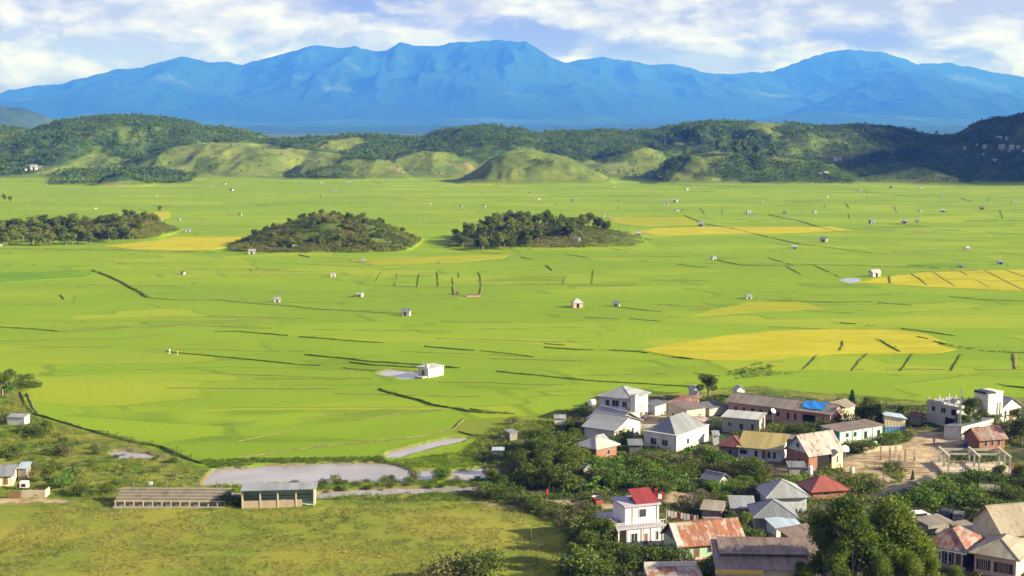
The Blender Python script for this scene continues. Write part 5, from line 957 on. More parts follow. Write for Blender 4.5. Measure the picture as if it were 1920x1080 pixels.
# ---------------------------------------------------------------- vehicles
def wheel(e, x, y, r=.33):
    m = MB(); m.poly([(x + r * math.cos(a * math.pi / 8), y + dy, r + r * math.sin(a * math.pi / 8)) for dy in (-.1, .1) for a in range(16)], [tuple(range(15, -1, -1)), tuple(range(16, 32))] + [(a, (a + 1) % 16, 16 + (a + 1) % 16, 16 + a) for a in range(16)], RUBBER); o = m.build('wheel', e)
    m = MB(); s = 1 if y > 0 else -1; m.poly([(x + r * .55 * math.cos(a * math.pi / 8), y + s * .1 + dy, r + r * .55 * math.sin(a * math.pi / 8)) for dy in (-.01, .02) for a in range(16)], [tuple(range(15, -1, -1)), tuple(range(16, 32))] + [(a, (a + 1) % 16, 16 + (a + 1) % 16, 16 + a) for a in range(16)], METAL); m.build('rim', o)
def car(px_, py_, rot, paint, lb, L=4.2, Wd=1.7, Hh=1.65):
    e = thing('parked_car', lb, 'car', *W(px_, py_)[:2], None, rot); pr = [(-L / 2, .35), (-L / 2, .95), (-L / 2 + .25, 1.05), (-L / 2 + .55, Hh), (L * .12, Hh), (L * .24, 1.05), (L / 2 - .1, .9), (L / 2, .7), (L / 2, .35)]; n = len(pr)
    def prof(P, y0, y1, mt, nm, inset=0): m = MB(); k = len(P); m.poly([(x, y0, z) for x, z in P] + [(x, y1, z) for x, z in P], [tuple(range(k)), tuple(range(2 * k - 1, k - 1, -1))] + [(i, (i + 1) % k, k + (i + 1) % k, k + i) for i in range(k)], mt); return m.build(nm, e)
    b_ = prof(pr, -Wd / 2, Wd / 2, paint, 'body'); bv = b_.modifiers.new('b', 'BEVEL'); bv.width = .08; bv.segments = 2
    gl = [(-L / 2 + .42, 1.08), (-L / 2 + .64, Hh - .08), (L * .11, Hh - .08), (L * .2, 1.08)]
    prof(gl, -Wd / 2 - .012, Wd / 2 + .012, GLASS, 'side_window'); m = MB(); m.slope((L * .235, -.65, 1.12), (L * .235, .65, 1.12), (L * .135, .6, Hh - .04), (L * .135, -.6, Hh - .04), .02, GLASS); m.build('windscreen', e)
    m = MB(); m.slope((-L / 2 + .27, .65, 1.12), (-L / 2 + .27, -.65, 1.12), (-L / 2 + .52, -.6, Hh - .04), (-L / 2 + .52, .6, Hh - .04), .02, GLASS); m.build('rear_window', e)
    for y in (-.6, .6): m = MB(); m.box(L / 2 - .02, L / 2 + .03, y - .16, y + .16, .62, .78, WHITEP); m.build('headlight', e)
    for y in (-.6, .6): m = MB(); m.box(-L / 2 - .03, -L / 2 + .02, y - .14, y + .14, .75, .95, REDP); m.build('tail_light', e)
    for x in (-L * .3, L * .3):
        for y in (-Wd / 2 + .05, Wd / 2 - .05): wheel(e, x, y)
car(1727, 978, R(15), WHITEP, 'white car half hidden behind the feathery trees'); car(1775, 972, R(62), NAVY, 'dark blue car parked beside the garden hedge'); car(1797, 976, R(70), DARKG, 'dark grey car with a shiny bonnet right of the dark blue one')
e = thing('auto_rickshaw', 'small three wheeled taxi with a dark hood on the lane below the gardens', 'auto rickshaw', *W(1120, 947)[:2], None, R(-75)); m = MB()
P = [(-1.2, .3), (-1.25, 1.0), (-.9, 1.05), (.7, 1.0), (1.15, .75), (1.2, .3)]; k = len(P); m.poly([(x, -.6, z) for x, z in P] + [(x, .6, z) for x, z in P], [tuple(range(k)), tuple(range(2 * k - 1, k - 1, -1))] + [(i, (i + 1) % k, k + (i + 1) % k, k + i) for i in range(k)], ORANGE); m.build('body', e)
m = MB(); m.slope((-1.2, -.62, 1.75), (.6, -.62, 1.8), (.6, .62, 1.8), (-1.2, .62, 1.75), .07, RUBBER); m.box(-1.22, -1.15, -.6, .6, 1.06, 1.7, WHITEP); m.build('hood', e)
m = MB(); m.slope((.95, -.5, 1.0), (.95, .5, 1.0), (.6, .5, 1.7), (.6, -.5, 1.7), .02, GLASS); m.build('windscreen', e)
for x, y in ((-.8, -.55), (-.8, .55), (.9, 0)): wheel(e, x, y, .25)

# ---------------------------------------------------------------- people
def person(px_, py_, lb, shirt, trous, rot=0, stride=.25, hold=None):
    x, y, _ = W(px_, py_); me = bpy.data.meshes.new('person'); 
    J = [(0, 0, .95, .13), (0, 0, 1.2, .14), (0, 0, 1.42, .13), (0, 0, 1.53, .055), (0, .01, 1.62, .085), (0, .01, 1.72, .085), (.1, 0, .9, .095), (.11, stride * .5, .5, .07), (.11, stride * .3 + .02, .08, .05), (.11, stride * .3 - .13, .03, .035),
         (-.1, 0, .9, .095), (-.11, -stride * .4, .5, .07), (-.11, -stride * .9 + .05, .08, .05), (-.11, -stride * .9 - .1, .03, .035), (.19, 0, 1.41, .06), (.25, -.03, 1.14, .045), (.24, -.16, .92, .035), (.24, -.2, .84, .03), (-.19, 0, 1.41, .06), (-.25, .04, 1.14, .045), (-.25, -.02, .9, .035), (-.25, -.04, .82, .03)]
    E = [(0, 1), (1, 2), (2, 3), (3, 4), (4, 5), (0, 6), (6, 7), (7, 8), (8, 9), (0, 10), (10, 11), (11, 12), (12, 13), (2, 14), (14, 15), (15, 16), (16, 17), (2, 18), (18, 19), (19, 20), (20, 21)]
    me.from_pydata([j[:3] for j in J], E, []); o = bpy.data.objects.new('person', me); COL.objects.link(o); md = o.modifiers.new('s', 'SKIN'); sk = me.skin_vertices[0].data
    for i, j in enumerate(J): sk[i].radius = (j[3], j[3] * .85); sk[i].use_root = (i == 0)
    o.modifiers.new('d', 'SUBSURF').levels = 1; dg = bpy.context.evaluated_depsgraph_get(); dg.update(); m2 = bpy.data.meshes.new_from_object(o.evaluated_get(dg)); o.modifiers.clear(); o.data = m2
    for m_ in (SKIN, shirt, trous, RUBBER): m2.materials.append(m_)
    for p_ in m2.polygons:
        c = p_.center; p_.material_index = 0 if c.z > 1.5 or (abs(c.x) > .21 and c.z < 1.0) else 1 if c.z > .93 else 3 if c.z < .07 else 2; p_.use_smooth = True
    o.location = (x, y, hz(x, y)); o.rotation_euler = (0, 0, rot); tag(o, lb, 'person')
    bm = bmesh.new(); bmesh.ops.create_uvsphere(bm, u_segments=12, v_segments=8, radius=.1); 
    for v in bm.verts: v.co = (v.co.x, v.co.y * 1.05 + .025, v.co.z * .95 + 1.73 if v.co.z > -.02 else v.co.z * .9 + 1.72)
    me = bpy.data.meshes.new('hair'); bm.to_mesh(me); bm.free(); me.materials.append(HAIR); h_ = bpy.data.objects.new('hair', me); COL.objects.link(h_); h_.parent = o
    return o
person(1751, 838, 'person in dark clothes walking on the sandy road', NAVY, NAVY, R(20)); person(318, 664, 'person in white standing on a field bank among the green paddies', WHITEP, WHITEP); person(333, 667, 'person in yellow stooping near the one in white', YELLOW, SAND, R(90))
person(1026, 936, 'person in red standing in the scrub beside the lane', REDP, REDP, R(45)); person(932, 914, 'person in a white shirt on the pond bank by the bushes', WHITEP, NAVY, R(-30)); person(1590, 852, 'person in grey near the road corner below the bungalow', WOODG, NAVY)

# ---------------------------------------------------------------- field huts on the plain
def hut(px_, py_, wpx, kind, lb, group=None, wallm=None, roofm=None, rot=None):
    x, y, _ = W(px_, py_); z = hz(x, y); s = wpx / F * y * (.78 if wpx < 9.5 else .9); s = max(1.4, s); w_ = s * .86; d_ = w_ * .8; h_ = w_ * .50; a = rot if rot is not None else ft.uniform(-.45, .45)
    wallm = wallm or WHITE; roofm = roofm or ZINC; far = wpx < 9.5
    e = thing('field_hut', lb, 'hut', x, y, z, a, group); m = MB(); m.box(-w_ / 2, w_ / 2, 0, d_, -.3, h_, wallm)
    if kind != 'hip':
        for sg in (-1, 1): X_ = sg * (w_ / 2 - .001); m.poly([(X_, 0, h_), (X_, d_, h_), (X_, d_ / 2, h_ + w_ * .24), (X_ - sg * .1, 0, h_), (X_ - sg * .1, d_, h_), (X_ - sg * .1, d_ / 2, h_ + w_ * .24)], [(0, 1, 2), (3, 5, 4), (0, 2, 5, 3), (1, 4, 5, 2)], wallm)
    m.build('wall', e); m = MB(); roof_mb(m, w_, d_, h_, 'hip' if kind == 'hip' else 'gx', w_ * (.28 if kind != 'hip' else .38), w_ * .08, roofm); m.build('roof', e)
    if not far:
        m = MB(); m.box(-w_ * .15, w_ * .12, -.04, .02, 0, h_ * .8, DARK); m.build('doorway', e)  # flat panel, shade of the doorway put into its colour
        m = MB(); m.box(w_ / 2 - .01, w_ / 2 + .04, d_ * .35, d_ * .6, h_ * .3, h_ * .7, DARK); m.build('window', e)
    return e
NEARH = [(520, 567, 16, 'gx', 'white field hut with a long low roof, leftmost of those on the middle rice'), (673, 557, 14, 'gx', 'white field hut with a flat looking grey roof above the ditch'), (760, 592, 20, 'gx', 'white field hut with an arched doorway, nearest of the huts on the left rice'), (625, 519, 12, 'gx', 'tall narrow hut on a bank left of the ruled paddies'),
  (1084, 577, 24, 'hip', 'hip roofed hut with a pinkish end wall in the middle of the rice'), (1155, 575, 16, 'gx', 'hut with a pale square roof right of the hip roofed hut'), (1405, 561, 14, 'gx', 'hut with a dark left face alone on the right rice'), (1644, 519, 22, 'gx', 'large field house with a bright end wall beside the yellow strips'), (341, 515, 9.6, 'gx', 'small white hut alone in the left paddies'),
  (1340, 487, 11, 'hip', 'grey hut at the start of a dark ditch'), (1490, 467, 12, 'gx', 'hut with a black left end on the right plain'), (1543, 454, 16, 'gx', 'long grey hut above the one with a black left end'), (1314, 425, 14, 'gx', 'grey roofed hut at the corner of the yellow strip'), (1696, 419, 13, 'gx', 'brightest white box hut on the far right plain'),
  (1637, 419, 12, 'gx', 'thatched grey hut left of the bright box hut'), (1720, 417, 9.6, 'gx', 'little hut just right of the bright box hut'), (1815, 469, 11, 'gx', 'white hut with a dark doorway near the right edge'), (1801, 502, 11, 'gx', 'narrow white hut above the yellow strips'), (1876, 496, 14, 'gx', 'low grey shelter above the yellow strips at the right'),
  (1197, 444, 12, 'gx', 'brown hut on the dry tip of the middle grove'), (1080, 462, 14, 'gx', 'white hut under the trees at the front of the middle grove'), (472, 477, 16, 'gx', 'white hut at the left foot of the round hill island'), (553, 473, 10, 'gx', 'pale hut at the middle foot of the round hill island'), (353, 435, 12, 'gx', 'white hut right of the long left grove'),
  (682, 492, 10, 'gx', 'flat pale hut above the ruled paddies'), (1265, 379, 10, 'gx', 'small grey hut, right one of the close pair far out'), (1250, 384, 11, 'gx', 'small dark hut, left one of the close pair far out'), (1405, 401, 10, 'gx', 'grey hut beside a long ditch far out on the right'), (1768, 398, 10, 'gx', 'hut with a bright right end far out on the right plain'), (1841, 393, 10, 'gx', 'low pale shelter on a mud patch at the far right')]
for i, q in enumerate(NEARH): hut(*q, group='field huts scattered over the rice plain', wallm=(WHITE, BEIGE, CONC, CONC, GREYB)[i % 5] if i > 9 else (WHITE if i != 4 else ROSE), roofm=(ZINC, ZINCW, ZINCD)[i % 3])
for q in [(87, 347, 6), (293, 368, 5), (180, 392, 7), (303, 412, 9), (335, 413, 7), (398, 352, 5), (433, 358, 8), (449, 404, 9), (603, 344, 7), (655, 342, 7), (656, 347, 5), (724, 342, 6), (622, 358, 8), (630, 359, 5), (602, 370, 6), (603, 396, 8), (808, 383, 7), (864, 388, 7), (907, 388, 7), (788, 417, 5), (992, 362, 6), (1011, 375, 7), (1073, 378, 9), (1043, 385, 5), (1159, 378, 6), (1153, 351, 5), (1289, 357, 9), (1271, 396, 9), (1133, 406, 7), (1144, 407, 7), (1430, 381, 7), (1411, 405, 8), (1471, 401, 9), (1529, 400, 9), (1727, 397, 8), (1900, 381, 7), (1768, 370, 7), (1614, 358, 7), (1552, 370, 8), (1534, 377, 6), (1523, 347, 6), (1627, 372, 6), (1728, 353, 7), (1670, 353, 8), (1906, 386, 5), (2, 462, 8), (45, 372, 4), (420, 346, 7)]:
    hut(*q, 'gx', 'tiny pale field hut far out on the rice plain', 'tiny field huts far out on the plain', (GREYB, CONC, BEIGE, CONC)[ft.randrange(4)], (ZINC, OLDR, ZINCD)[ft.randrange(3)])
for px_, py_, yd, wd in [(1805, 280, 1700, 7), (1842, 278, 1720, 9), (1875, 279, 1730, 13), (1893, 279, 1740, 10), (1905, 279, 1735, 8), (1876, 285, 1700, 8), (1888, 286, 1700, 6), (1840, 292, 1650, 5), (1870, 263, 1770, 12), (1884, 263, 1775, 9), (1862, 305, 1600, 8), (1873, 306, 1600, 5), (1565, 292, 1800, 9), (1573, 291, 1810, 7), (1548, 330, 1500, 10), (1538, 329, 1500, 6), (1915, 285, 1720, 6), (1828, 275, 1725, 6)]:
    x = (px_ - 960) / F * yd; best = min(np.linspace(1480, 1800, 120), key=lambda q: abs(proj((px_ - 960) / F * q, q, hz((px_ - 960) / F * q, q))[1] - py_ - 1)); x = (px_ - 960) / F * best
    e = thing('hillside_house', 'small pale house among trees on the dark wooded slope at the right', 'house', x, best, hz(x, best) + 1.5, ft.uniform(-.3, .3), 'pale houses on the dark wooded slope'); s = wd * .75 / F * best; m = MB(); m.box(-s / 2, s / 2, 0, s * .6, -2, s * .45 + .6, CONC); m.build('wall', e); m = MB(); roof_mb(m, s, s * .6, s * .45 + .6, 'gx', s * .2, .4, ZINCW if ft.random() < .5 else ZINC); m.build('roof', e)
for px_, py_, wd, lb in [(66, 319, 14, 'largest pale farmhouse on the hill foot at the far left'), (53, 320, 8, 'small pale house left of the largest farmhouse at the far left'), (78, 316, 8, 'small house right of the largest farmhouse at the far left')]:
    q = min(np.linspace(1500, 1840, 120), key=lambda q: abs(proj((px_ - 960) / F * q, q, hz((px_ - 960) / F * q, q))[1] - py_)); hut(px_, py_, wd, 'gx', lb).location = ((px_ - 960) / F * q, q, hz((px_ - 960) / F * q, q))
e, w = house('pump_house', 'white field house with a bright roof and end wall beside the small square pond', (803, 709), (832, 703), 3.6, 2.4, 'sf', .25, WHITE, ZINCW, [('l', .5, .3, .9, 1.6, 'door')], .3, 'house')
part('tank', e, lambda m: m.box(-w / 2 + .1, -w / 2 + .9, .4, 1.2, 2.75, 3.5, WHITE)); part('mast', e, lambda m: m.bar((-w / 2 + .3, 2, 2.4), (-w / 2 + .3, 2, 4.4), .06, METAL)); part('platform', e, lambda m: m.box(-w / 2 - 1.9, -w / 2 - .01, .2, 3, -.2, .5, CONC))
e = thing('ruined_hut', 'ruined brown hut foundation and low walls in a fenced plot of the middle rice', 'ruin', *W(888, 556)[:2]); m = MB(); m.box(-2.6, 2.2, 0, 2.5, -.2, .7, TIMBER); m.box(-2.8, 2.4, -.8, -.1, -.2, .4, ROSE); m.build('wall', e)
e = thing('ruined_hut', 'small grey posts of a fallen shelter at the left of the fenced plot', 'ruin', *W(856, 553)[:2]); m = MB(); [m.bar((x, y, 0), (x, y, 1.5), .14, WOODG) for x in (-.7, .3, .9) for y in (0, 1)]; m.box(-.2, .9, .2, .6, 0, 1.1, WOODG); m.build('posts', e)

# ---------------------------------------------------------------- village trees, shrubs, gardens
TL = [ # kind, px, py(base), height m, wide, label
 ('broad', 1328, 752, 6.6, 1.15, 'round crowned tree on a bare trunk standing alone at the rice edge'), ('conifer', 1597, 770, 4.8, 1.6, 'dark conical cypress alone behind the long building'), ('conifer', 1571, 768, 2.6, 1.5, 'small dark bush left of the conical cypress'),
 ('broad', 1633, 803, 7.4, 1.2, 'large dense dark tree behind the white bungalow'), ('conifer', 1648, 808, 6.0, 1.3, 'dark pointed tree at the right of the large dense one'), ('broad', 1617, 800, 4.5, 1.2, 'dark tree left of the large dense one behind the bungalow'), ('dry', 1588, 800, 4.2, 1.1, 'reddish brown leafless looking bush against the cream house'), ('dry', 1566, 802, 2.8, 1.2, 'grey brown bush at the right end of the pink building'),
 ('broad', 1690, 782, 2.6, 1.2, 'small dark tree behind the blue shed'), ('broad', 1816, 815, 8.2, .9, 'tall dark tree between the concrete building and the church'), ('broad', 1806, 818, 4.6, 1.1, 'dark tree at the foot of the tall one beside the mast'), ('broad', 1843, 802, 4.0, 1.2, 'dark bushy tree in front of the church tower'), ('broad', 1860, 806, 3.4, 1.3, 'dark bush under the church tower'),
 ('dry', 1893, 830, 6.0, 1.0, 'dry feathery tree right of the rusty roofed house'), ('broad', 1915, 838, 6.5, 1.0, 'green tree at the right edge beyond the concrete frame'), ('broad', 1908, 800, 4.0, 1.1, 'small tree in front of the church gable'), ('dry', 1880, 815, 3.5, 1.2, 'dry bush between the church and the rusty roof'),
 ('bush', 1166, 828, 3.6, 1.1, 'dark green tree in front of the white gabled houses'), ('bush', 1155, 838, 2.4, 1.1, 'dark bush below the sunlit white wall'), ('banana', 1008, 866, 5.5, 1.3, 'tall clump of banana plants at the shady left side of the village'), ('banana', 1020, 858, 5.0, 1.2, 'second banana clump right behind the tallest one'), ('broad', 1050, 850, 4.6, 1.4, 'dark tree left of the zinc roofed houses'), ('broad', 1078, 836, 4.2, 1.3, 'dark tree close to the left gabled house'), ('broad', 1068, 818, 3.2, 1.4, 'dark tree at the rice edge left of the gabled house'),
 ('dry', 1085, 800, 2.6, 1.3, 'yellowish bush at the far left corner of the village'), ('broad', 1040, 872, 4.4, 1.4, 'dark tree in the deep shade above the lane'), ('broad', 1000, 880, 3.5, 1.4, 'dark tree at the left of the shaded trees above the lane'), ('broad', 1066, 895, 3.8, 1.3, 'tree below the small brick house'),
 ('banana', 1292, 866, 4.2, .8, 'small palm like plant before the parapet house'), ('bright', 1340, 872, 3.8, .9, 'bright green leafy bush in front of the maroon roof'), ('bright', 1352, 878, 2.6, 1.1, 'low bright green bush beside the tall bright one'), ('bush', 1400, 895, 4.2, 1.2, 'bushy tree in front of the yellow roofed house'), ('broad', 1416, 903, 4.6, 1.0, 'sunlit tree right of the yellow roofed house yard'), ('dry', 1436, 895, 3.0, 1.1, 'dry bush under the right end of the yellow roof'),
 ('dry', 1428, 822, 2.8, 1.1, 'dry brown bush at the right wall of the grey house'), ('bush', 1452, 815, 2.6, 1.3, 'bush beside the orange yard of the long building'), ('bush', 1482, 812, 2.4, 1.3, 'dark hedge bush before the porch'), ('bush', 1520, 815, 2.8, 1.4, 'dark bush at the right of the porch'), ('bush', 1545, 815, 3.2, 1.2, 'bush above the streaky roof ridge'), ('bush', 1500, 818, 2.4, 1.3, 'dark bush behind the streaky roofed house'),
 ('bush', 1590, 845, 2.4, 1.2, 'bush under the left corner of the bungalow'), ('bush', 1608, 850, 2.6, 1.3, 'bush under the middle of the bungalow'), ('bush', 1628, 846, 2.4, 1.3, 'bush under the right half of the bungalow'), ('bush', 1660, 835, 2.6, 1.3, 'bush at the right corner of the bungalow'), ('bright', 1676, 830, 2.8, 1.2, 'sunlit bush below the blue shed'), ('bush', 1690, 826, 2.2, 1.3, 'bush nearest the road below the blue shed'), 
 ('bush', 1608, 920, 3.2, 1.3, 'green bush left of the road bend'), ('bush', 1625, 915, 2.8, 1.3, 'bush at the inside of the road bend'), ('dry', 1590, 908, 2.6, 1.3, 'dry bush above the red roof'), ('bush', 1640, 922, 2.4, 1.3, 'low bush at the edge of the asphalt'), ('conifer', 1711, 900, 2.0, 1.2, 'small green pointed shrub at the road fork'), ('bush', 1672, 880, 1.8, 1.5, 'low brown bush among the concrete posts'), ('dry', 1690, 884, 1.6, 1.5, 'dry heap of weeds at the road fork'),
 ('dry', 830, 1096, 4.6, 1.1, 'olive bush at the bottom edge, leftmost of the pair on the field'), ('dry', 868, 1092, 4.4, 1.1, 'olive bush between the two others at the bottom edge'), ('bush', 905, 1085, 5.0, 1.1, 'olive green bush at the bottom edge, right one of the pair on the field'), ('dry', 885, 1075, 3.6, 1.1, 'olive bush behind the pair at the bottom edge'),
 ('broad', 1098, 1060, 5.6, 1.1, 'dark tree left of the pink house'), ('broad', 1130, 1036, 5.8, 1.1, 'dark tree touching the left wall of the pink house'), ('bush', 1115, 1095, 3.6, 1.1, 'blue green bush at the bottom edge left of the pink house'), ('bush', 1090, 1100, 4.8, 1.1, 'blue green tree at the bottom edge beyond the dark field shadow'), ('bush', 1205, 1060, 3.2, 1.2, 'bush below the pink house, middle'), ('bush', 1235, 1058, 3.2, 1.2, 'bush below the pink house, right'), ('bush', 1170, 1062, 3.0, 1.2, 'bush below the pink house, left'), ('bush', 1290, 1060, 2.4, .8, 'little bush against the green house wall'), ('bush', 1150, 1090, 3.2, 1.1, 'tree at the bottom edge below the pink house'),
 ('broad', 1372, 1000, 4.0, .9, 'dark tree behind the rust streaked roof'), ('broad', 1395, 1005, 4.2, .9, 'dark tree between the rust streaked roof and the grey hip roof'), ('bush', 1410, 1022, 2.6, 1.2, 'grassy bush right of the rust streaked roof'), ('broad', 1412, 940, 3.4, 1.0, 'dark round tree above the pale shed roof'), ('bush', 1385, 935, 2.6, 1.2, 'garden bush above the pale shed roof'), ('dry', 1300, 960, 3.2, 1.2, 'olive bush right of the small red roof'), ('dry', 1278, 952, 2.4, 1.2, 'olive bush near the pale path behind the pink house'),
 ('broad', 940, 925, 3.8, 1.2, 'dark tree at the right end of the pond'), ('bright', 928, 930, 2.8, 1.3, 'bright bush at the right end of the pond'), ('broad', 925, 905, 3.0, 1.2, 'tree overhanging the right end of the pond'), ('bush', 960, 930, 2.6, 1.4, 'bush beside the person on the pond bank'), ('bright', 828, 897, 2.2, 1.4, 'bright bush on the dam between the ponds'), ('dry', 775, 900, 3.0, .7, 'thin leafless tree on the pond bank'), ('bush', 730, 900, 2.0, .9, 'small bush on the pond edge'), ('bush', 633, 905, 2.4, .7, 'tall weed on the pond edge'), ('dry', 960, 796, 2.0, 1.3, 'dark thorn bush at the rice edge'),
 ('broad', 4, 742, 6.0, 1.3, 'big tree cut by the left edge above the white hut'), ('broad', 18, 722, 4.5, 1.2, 'tree behind the big one at the left edge'), ('banana', 14, 745, 4.2, 1.2, 'banana clump at the left edge'), ('bush', 48, 722, 3.0, 1.4, 'dark bush nearest the rice at the left edge'), ('bush', 64, 726, 2.2, 1.5, 'low dark bush at the rice tip on the left'), ('bush', 0, 790, 3.0, 1.3, 'bush left of the white tin hut'), ('bush', 50, 812, 2.4, 1.4, 'bush below the white tin hut'), ('bush', 85, 812, 3.0, .8, 'tall thin bush right of the white tin hut'), ('bush', 75, 820, 2.4, 1.3, 'low bush right of the white tin hut'),
 ('dry', 120, 856, 3.6, .8, 'dry pale sapling in the left scrub'), ('dry', 55, 885, 3.0, 1.3, 'brown bush behind the silver roofed hut'), ('broad', 95, 905, 3.6, 1.2, 'dark tree right of the silver roofed hut'), ('banana', 135, 905, 3.4, 1.1, 'banana clump right of the dark tree on the left'), ('bright', 118, 915, 2.6, 1.2, 'bright bush in front of the banana clump'), ('bush', 150, 928, 2.4, 1.2, 'bush near the track on the left'), ('bush', 200, 925, 1.8, 1.4, 'low bush left of the open steps'), ('bush', 20, 860, 3.0, 1.3, 'green bush behind the blue grey roofs'), ('bush', 428, 950, 2.2, 1.2, 'dark bush in the gap between the two stands'), ('bush', 440, 948, 1.8, 1.2, 'small bush touching the roofed stand'),
]
for k_, px_, py_, h_, wd_, lb in TL: x, y, _ = W(px_, py_); plant(k_, x, y, h_, lb, 'banana plant' if k_ == 'banana' else 'shrub' if k_ in ('bush', 'dry', 'bright') else 'tree', wide=wd_)
for px_, py_, h_, wd_, lb in [(1545, 1115, 12.0, 1.15, 'tall feathery tree with pale stems, left one of the foreground group'), (1600, 1120, 15.0, 1.25, 'tallest feathery tree in the foreground group'), (1660, 1115, 14.0, 1.2, 'broad feathery tree right of the tallest one'), (1700, 1112, 12.5, 1.15, 'feathery tree at the right of the foreground group'), (1575, 1140, 9.5, 1.0, 'lower feathery tree at the bottom left of the group'), (1640, 1140, 8.5, 1.1, 'lower feathery tree at the bottom middle of the group'), (1700, 1135, 8.0, 1.1, 'lower feathery tree at the bottom right of the group'), (1740, 1120, 6.0, 1.2, 'small feathery tree in front of the dark veranda'), (1500, 1120, 5.5, 1.2, 'sparse dry feathery bush before the brown roofs'), (1795, 1125, 5.0, 1.2, 'small tree before the gap of the two right houses')]:
    x, y, _ = W(px_, py_); plant('feather', x, y, h_, lb, 'tree', 'feathery trees in the foreground', wide=wd_)
def garden(P, n, kinds, hr, place, group, cat, seed, mind=1.5): fill(P, n, kinds, hr, place, group, seed, 1.15, mind)
garden([(1060, 930), (1080, 880), (1150, 868), (1230, 872), (1300, 900), (1290, 925), (1200, 942), (1120, 938)], 46, ['bush', 'bright', 'banana', 'banana'], (1.8, 3.4), 'the garden below the brick house', 'plants of the garden below the brick house', 'plant', 31)
garden([(1700, 960), (1720, 930), (1800, 905), (1900, 905), (1960, 920), (1960, 1000), (1850, 985), (1820, 955), (1760, 950)], 58, ['bush', 'bush', 'bright', 'banana', 'broad'], (2.0, 3.8), 'the slope under the concrete frame', 'bushes on the slope below the concrete frame', 'shrub', 32)
garden([(900, 930), (960, 935), (1050, 955), (1130, 960), (1140, 1020), (1090, 1040), (1050, 985), (980, 955)], 34, ['dry', 'dry', 'bush'], (1.2, 2.6), 'the bank beside the field', 'dry shrubs on the bank beside the field', 'shrub', 33)
garden([(960, 900), (1000, 850), (1060, 830), (1090, 880), (1070, 920), (1000, 925)], 26, ['broad', 'broad', 'bush'], (2.8, 5.2), 'the shady thicket', 'trees of the shady thicket left of the village', 'tree', 34, 2)
garden([(1300, 930), (1320, 905), (1400, 905), (1500, 905), (1500, 925), (1430, 945), (1350, 955), (1300, 945)], 30, ['bush', 'dry', 'bright'], (1.2, 2.4), 'the yards around the grey hut', 'low shrubs in the middle yards', 'shrub', 35)
garden([(1180, 872), (1210, 855), (1280, 872), (1330, 880), (1380, 880), (1330, 900), (1200, 880)], 20, ['bush', 'dry'], (1.6, 3.0), 'the shade below the parapet house', 'shrubs below the parapet house', 'shrub', 36)
garden([(0, 810), (60, 800), (160, 830), (330, 870), (390, 925), (200, 925), (0, 900)], 40, ['bush', 'dry', 'dry', 'bright'], (.7, 1.6), 'the rough ground at left', 'weedy shrubs in the rough ground', 'shrub', 37, 3)
garden([(1100, 1000), (1150, 1000), (1160, 1080), (1100, 1110), (1060, 1100)], 18, ['broad', 'bush', 'bush'], (2.2, 4.6), 'the thicket by the pink house', 'trees of the thicket left of the pink house', 'tree', 38, 1.8)
garden([(1240, 1070), (1340, 1062), (1345, 1095), (1240, 1095)], 8, ['bush'], (1.5, 2.4), 'the green house yard', 'shrubs in front of the green house', 'shrub', 39)
garden([(395, 912), (600, 908), (900, 900), (900, 912), (600, 922), (420, 922)], 34, ['bush', 'bright', 'dry'], (.6, 1.4), 'the pond bank', 'shrubs on the pond bank', 'shrub', 40, 2)

# ---------------------------------------------------------------- undergrowth, grass tufts
UG = [tm_round(22, 11, .9, .9, .30), tm_round(22, 12, .8, 1.1, .26), tm_round(20, 13, 1.1, .7, .32)]
def under(P, n, hr, c0, c1, seed, avoid=True, nz=.45):
    r = np.random.default_rng(seed); Q = GP(P); xs = [q[0] for q in Q]; ys_ = [q[1] for q in Q]; X_ = r.uniform(min(xs), max(xs), n * 3); Y_ = r.uniform(min(ys_), max(ys_), n * 3)
    ok = inpoly(X_, Y_, Q) & (fbm(X_ / 6 + seed, Y_ / 6, 3) > nz)
    for P_ in PONDS: ok &= sdist(X_, Y_, P_) < -.6
    for P_ in ROAD + [ASPH]: ok &= sdist(X_, Y_, P_) < .2
    if avoid: ok &= ~inpoly(X_, Y_, PITCHF)
    for P_ in FOOT: ok &= ~inpoly(X_, Y_, P_)
    X_, Y_ = X_[ok][:n], Y_[ok][:n]; k = len(X_); h_ = r.uniform(*hr, k); t = (fbm(X_ / 9 + 3, Y_ / 9, 3)[:, None] + r.normal(0, .12, (k, 1))); t = np.clip((t - .3) * 2.2, 0, 1)
    return X_, Y_, H(X_, Y_) - .05, np.stack([h_ * r.uniform(.7, 1.3, k), h_], 1), np.array(c0) * (1 - t) + np.array(c1) * t
FOOT = []
for o in list(COL.objects):
    if o.type == 'EMPTY' and '_w' in o:
        w_ = o['_w'] / 2 + .3; ww = [c for c in o.children if c.name.startswith('wall')]; d_ = max(v.co.y for v in ww[0].data.vertices) + .3 if ww else 6; a = o.rotation_euler.z; ca, sa = math.cos(a), math.sin(a)
        FOOT.append([(o.location.x + ca * x - sa * y, o.location.y + sa * x + ca * y) for x, y in ((-w_, -.8), (w_, -.8), (w_, d_), (-w_, d_))]); del o['_w']
FOOT.append([(PAV.x - 7.5, PAV.y - .8), (PAV.x + 7, PAV.y - .8), (PAV.x + 7, PAV.y + 6), (PAV.x - 7.5, PAV.y + 6)])
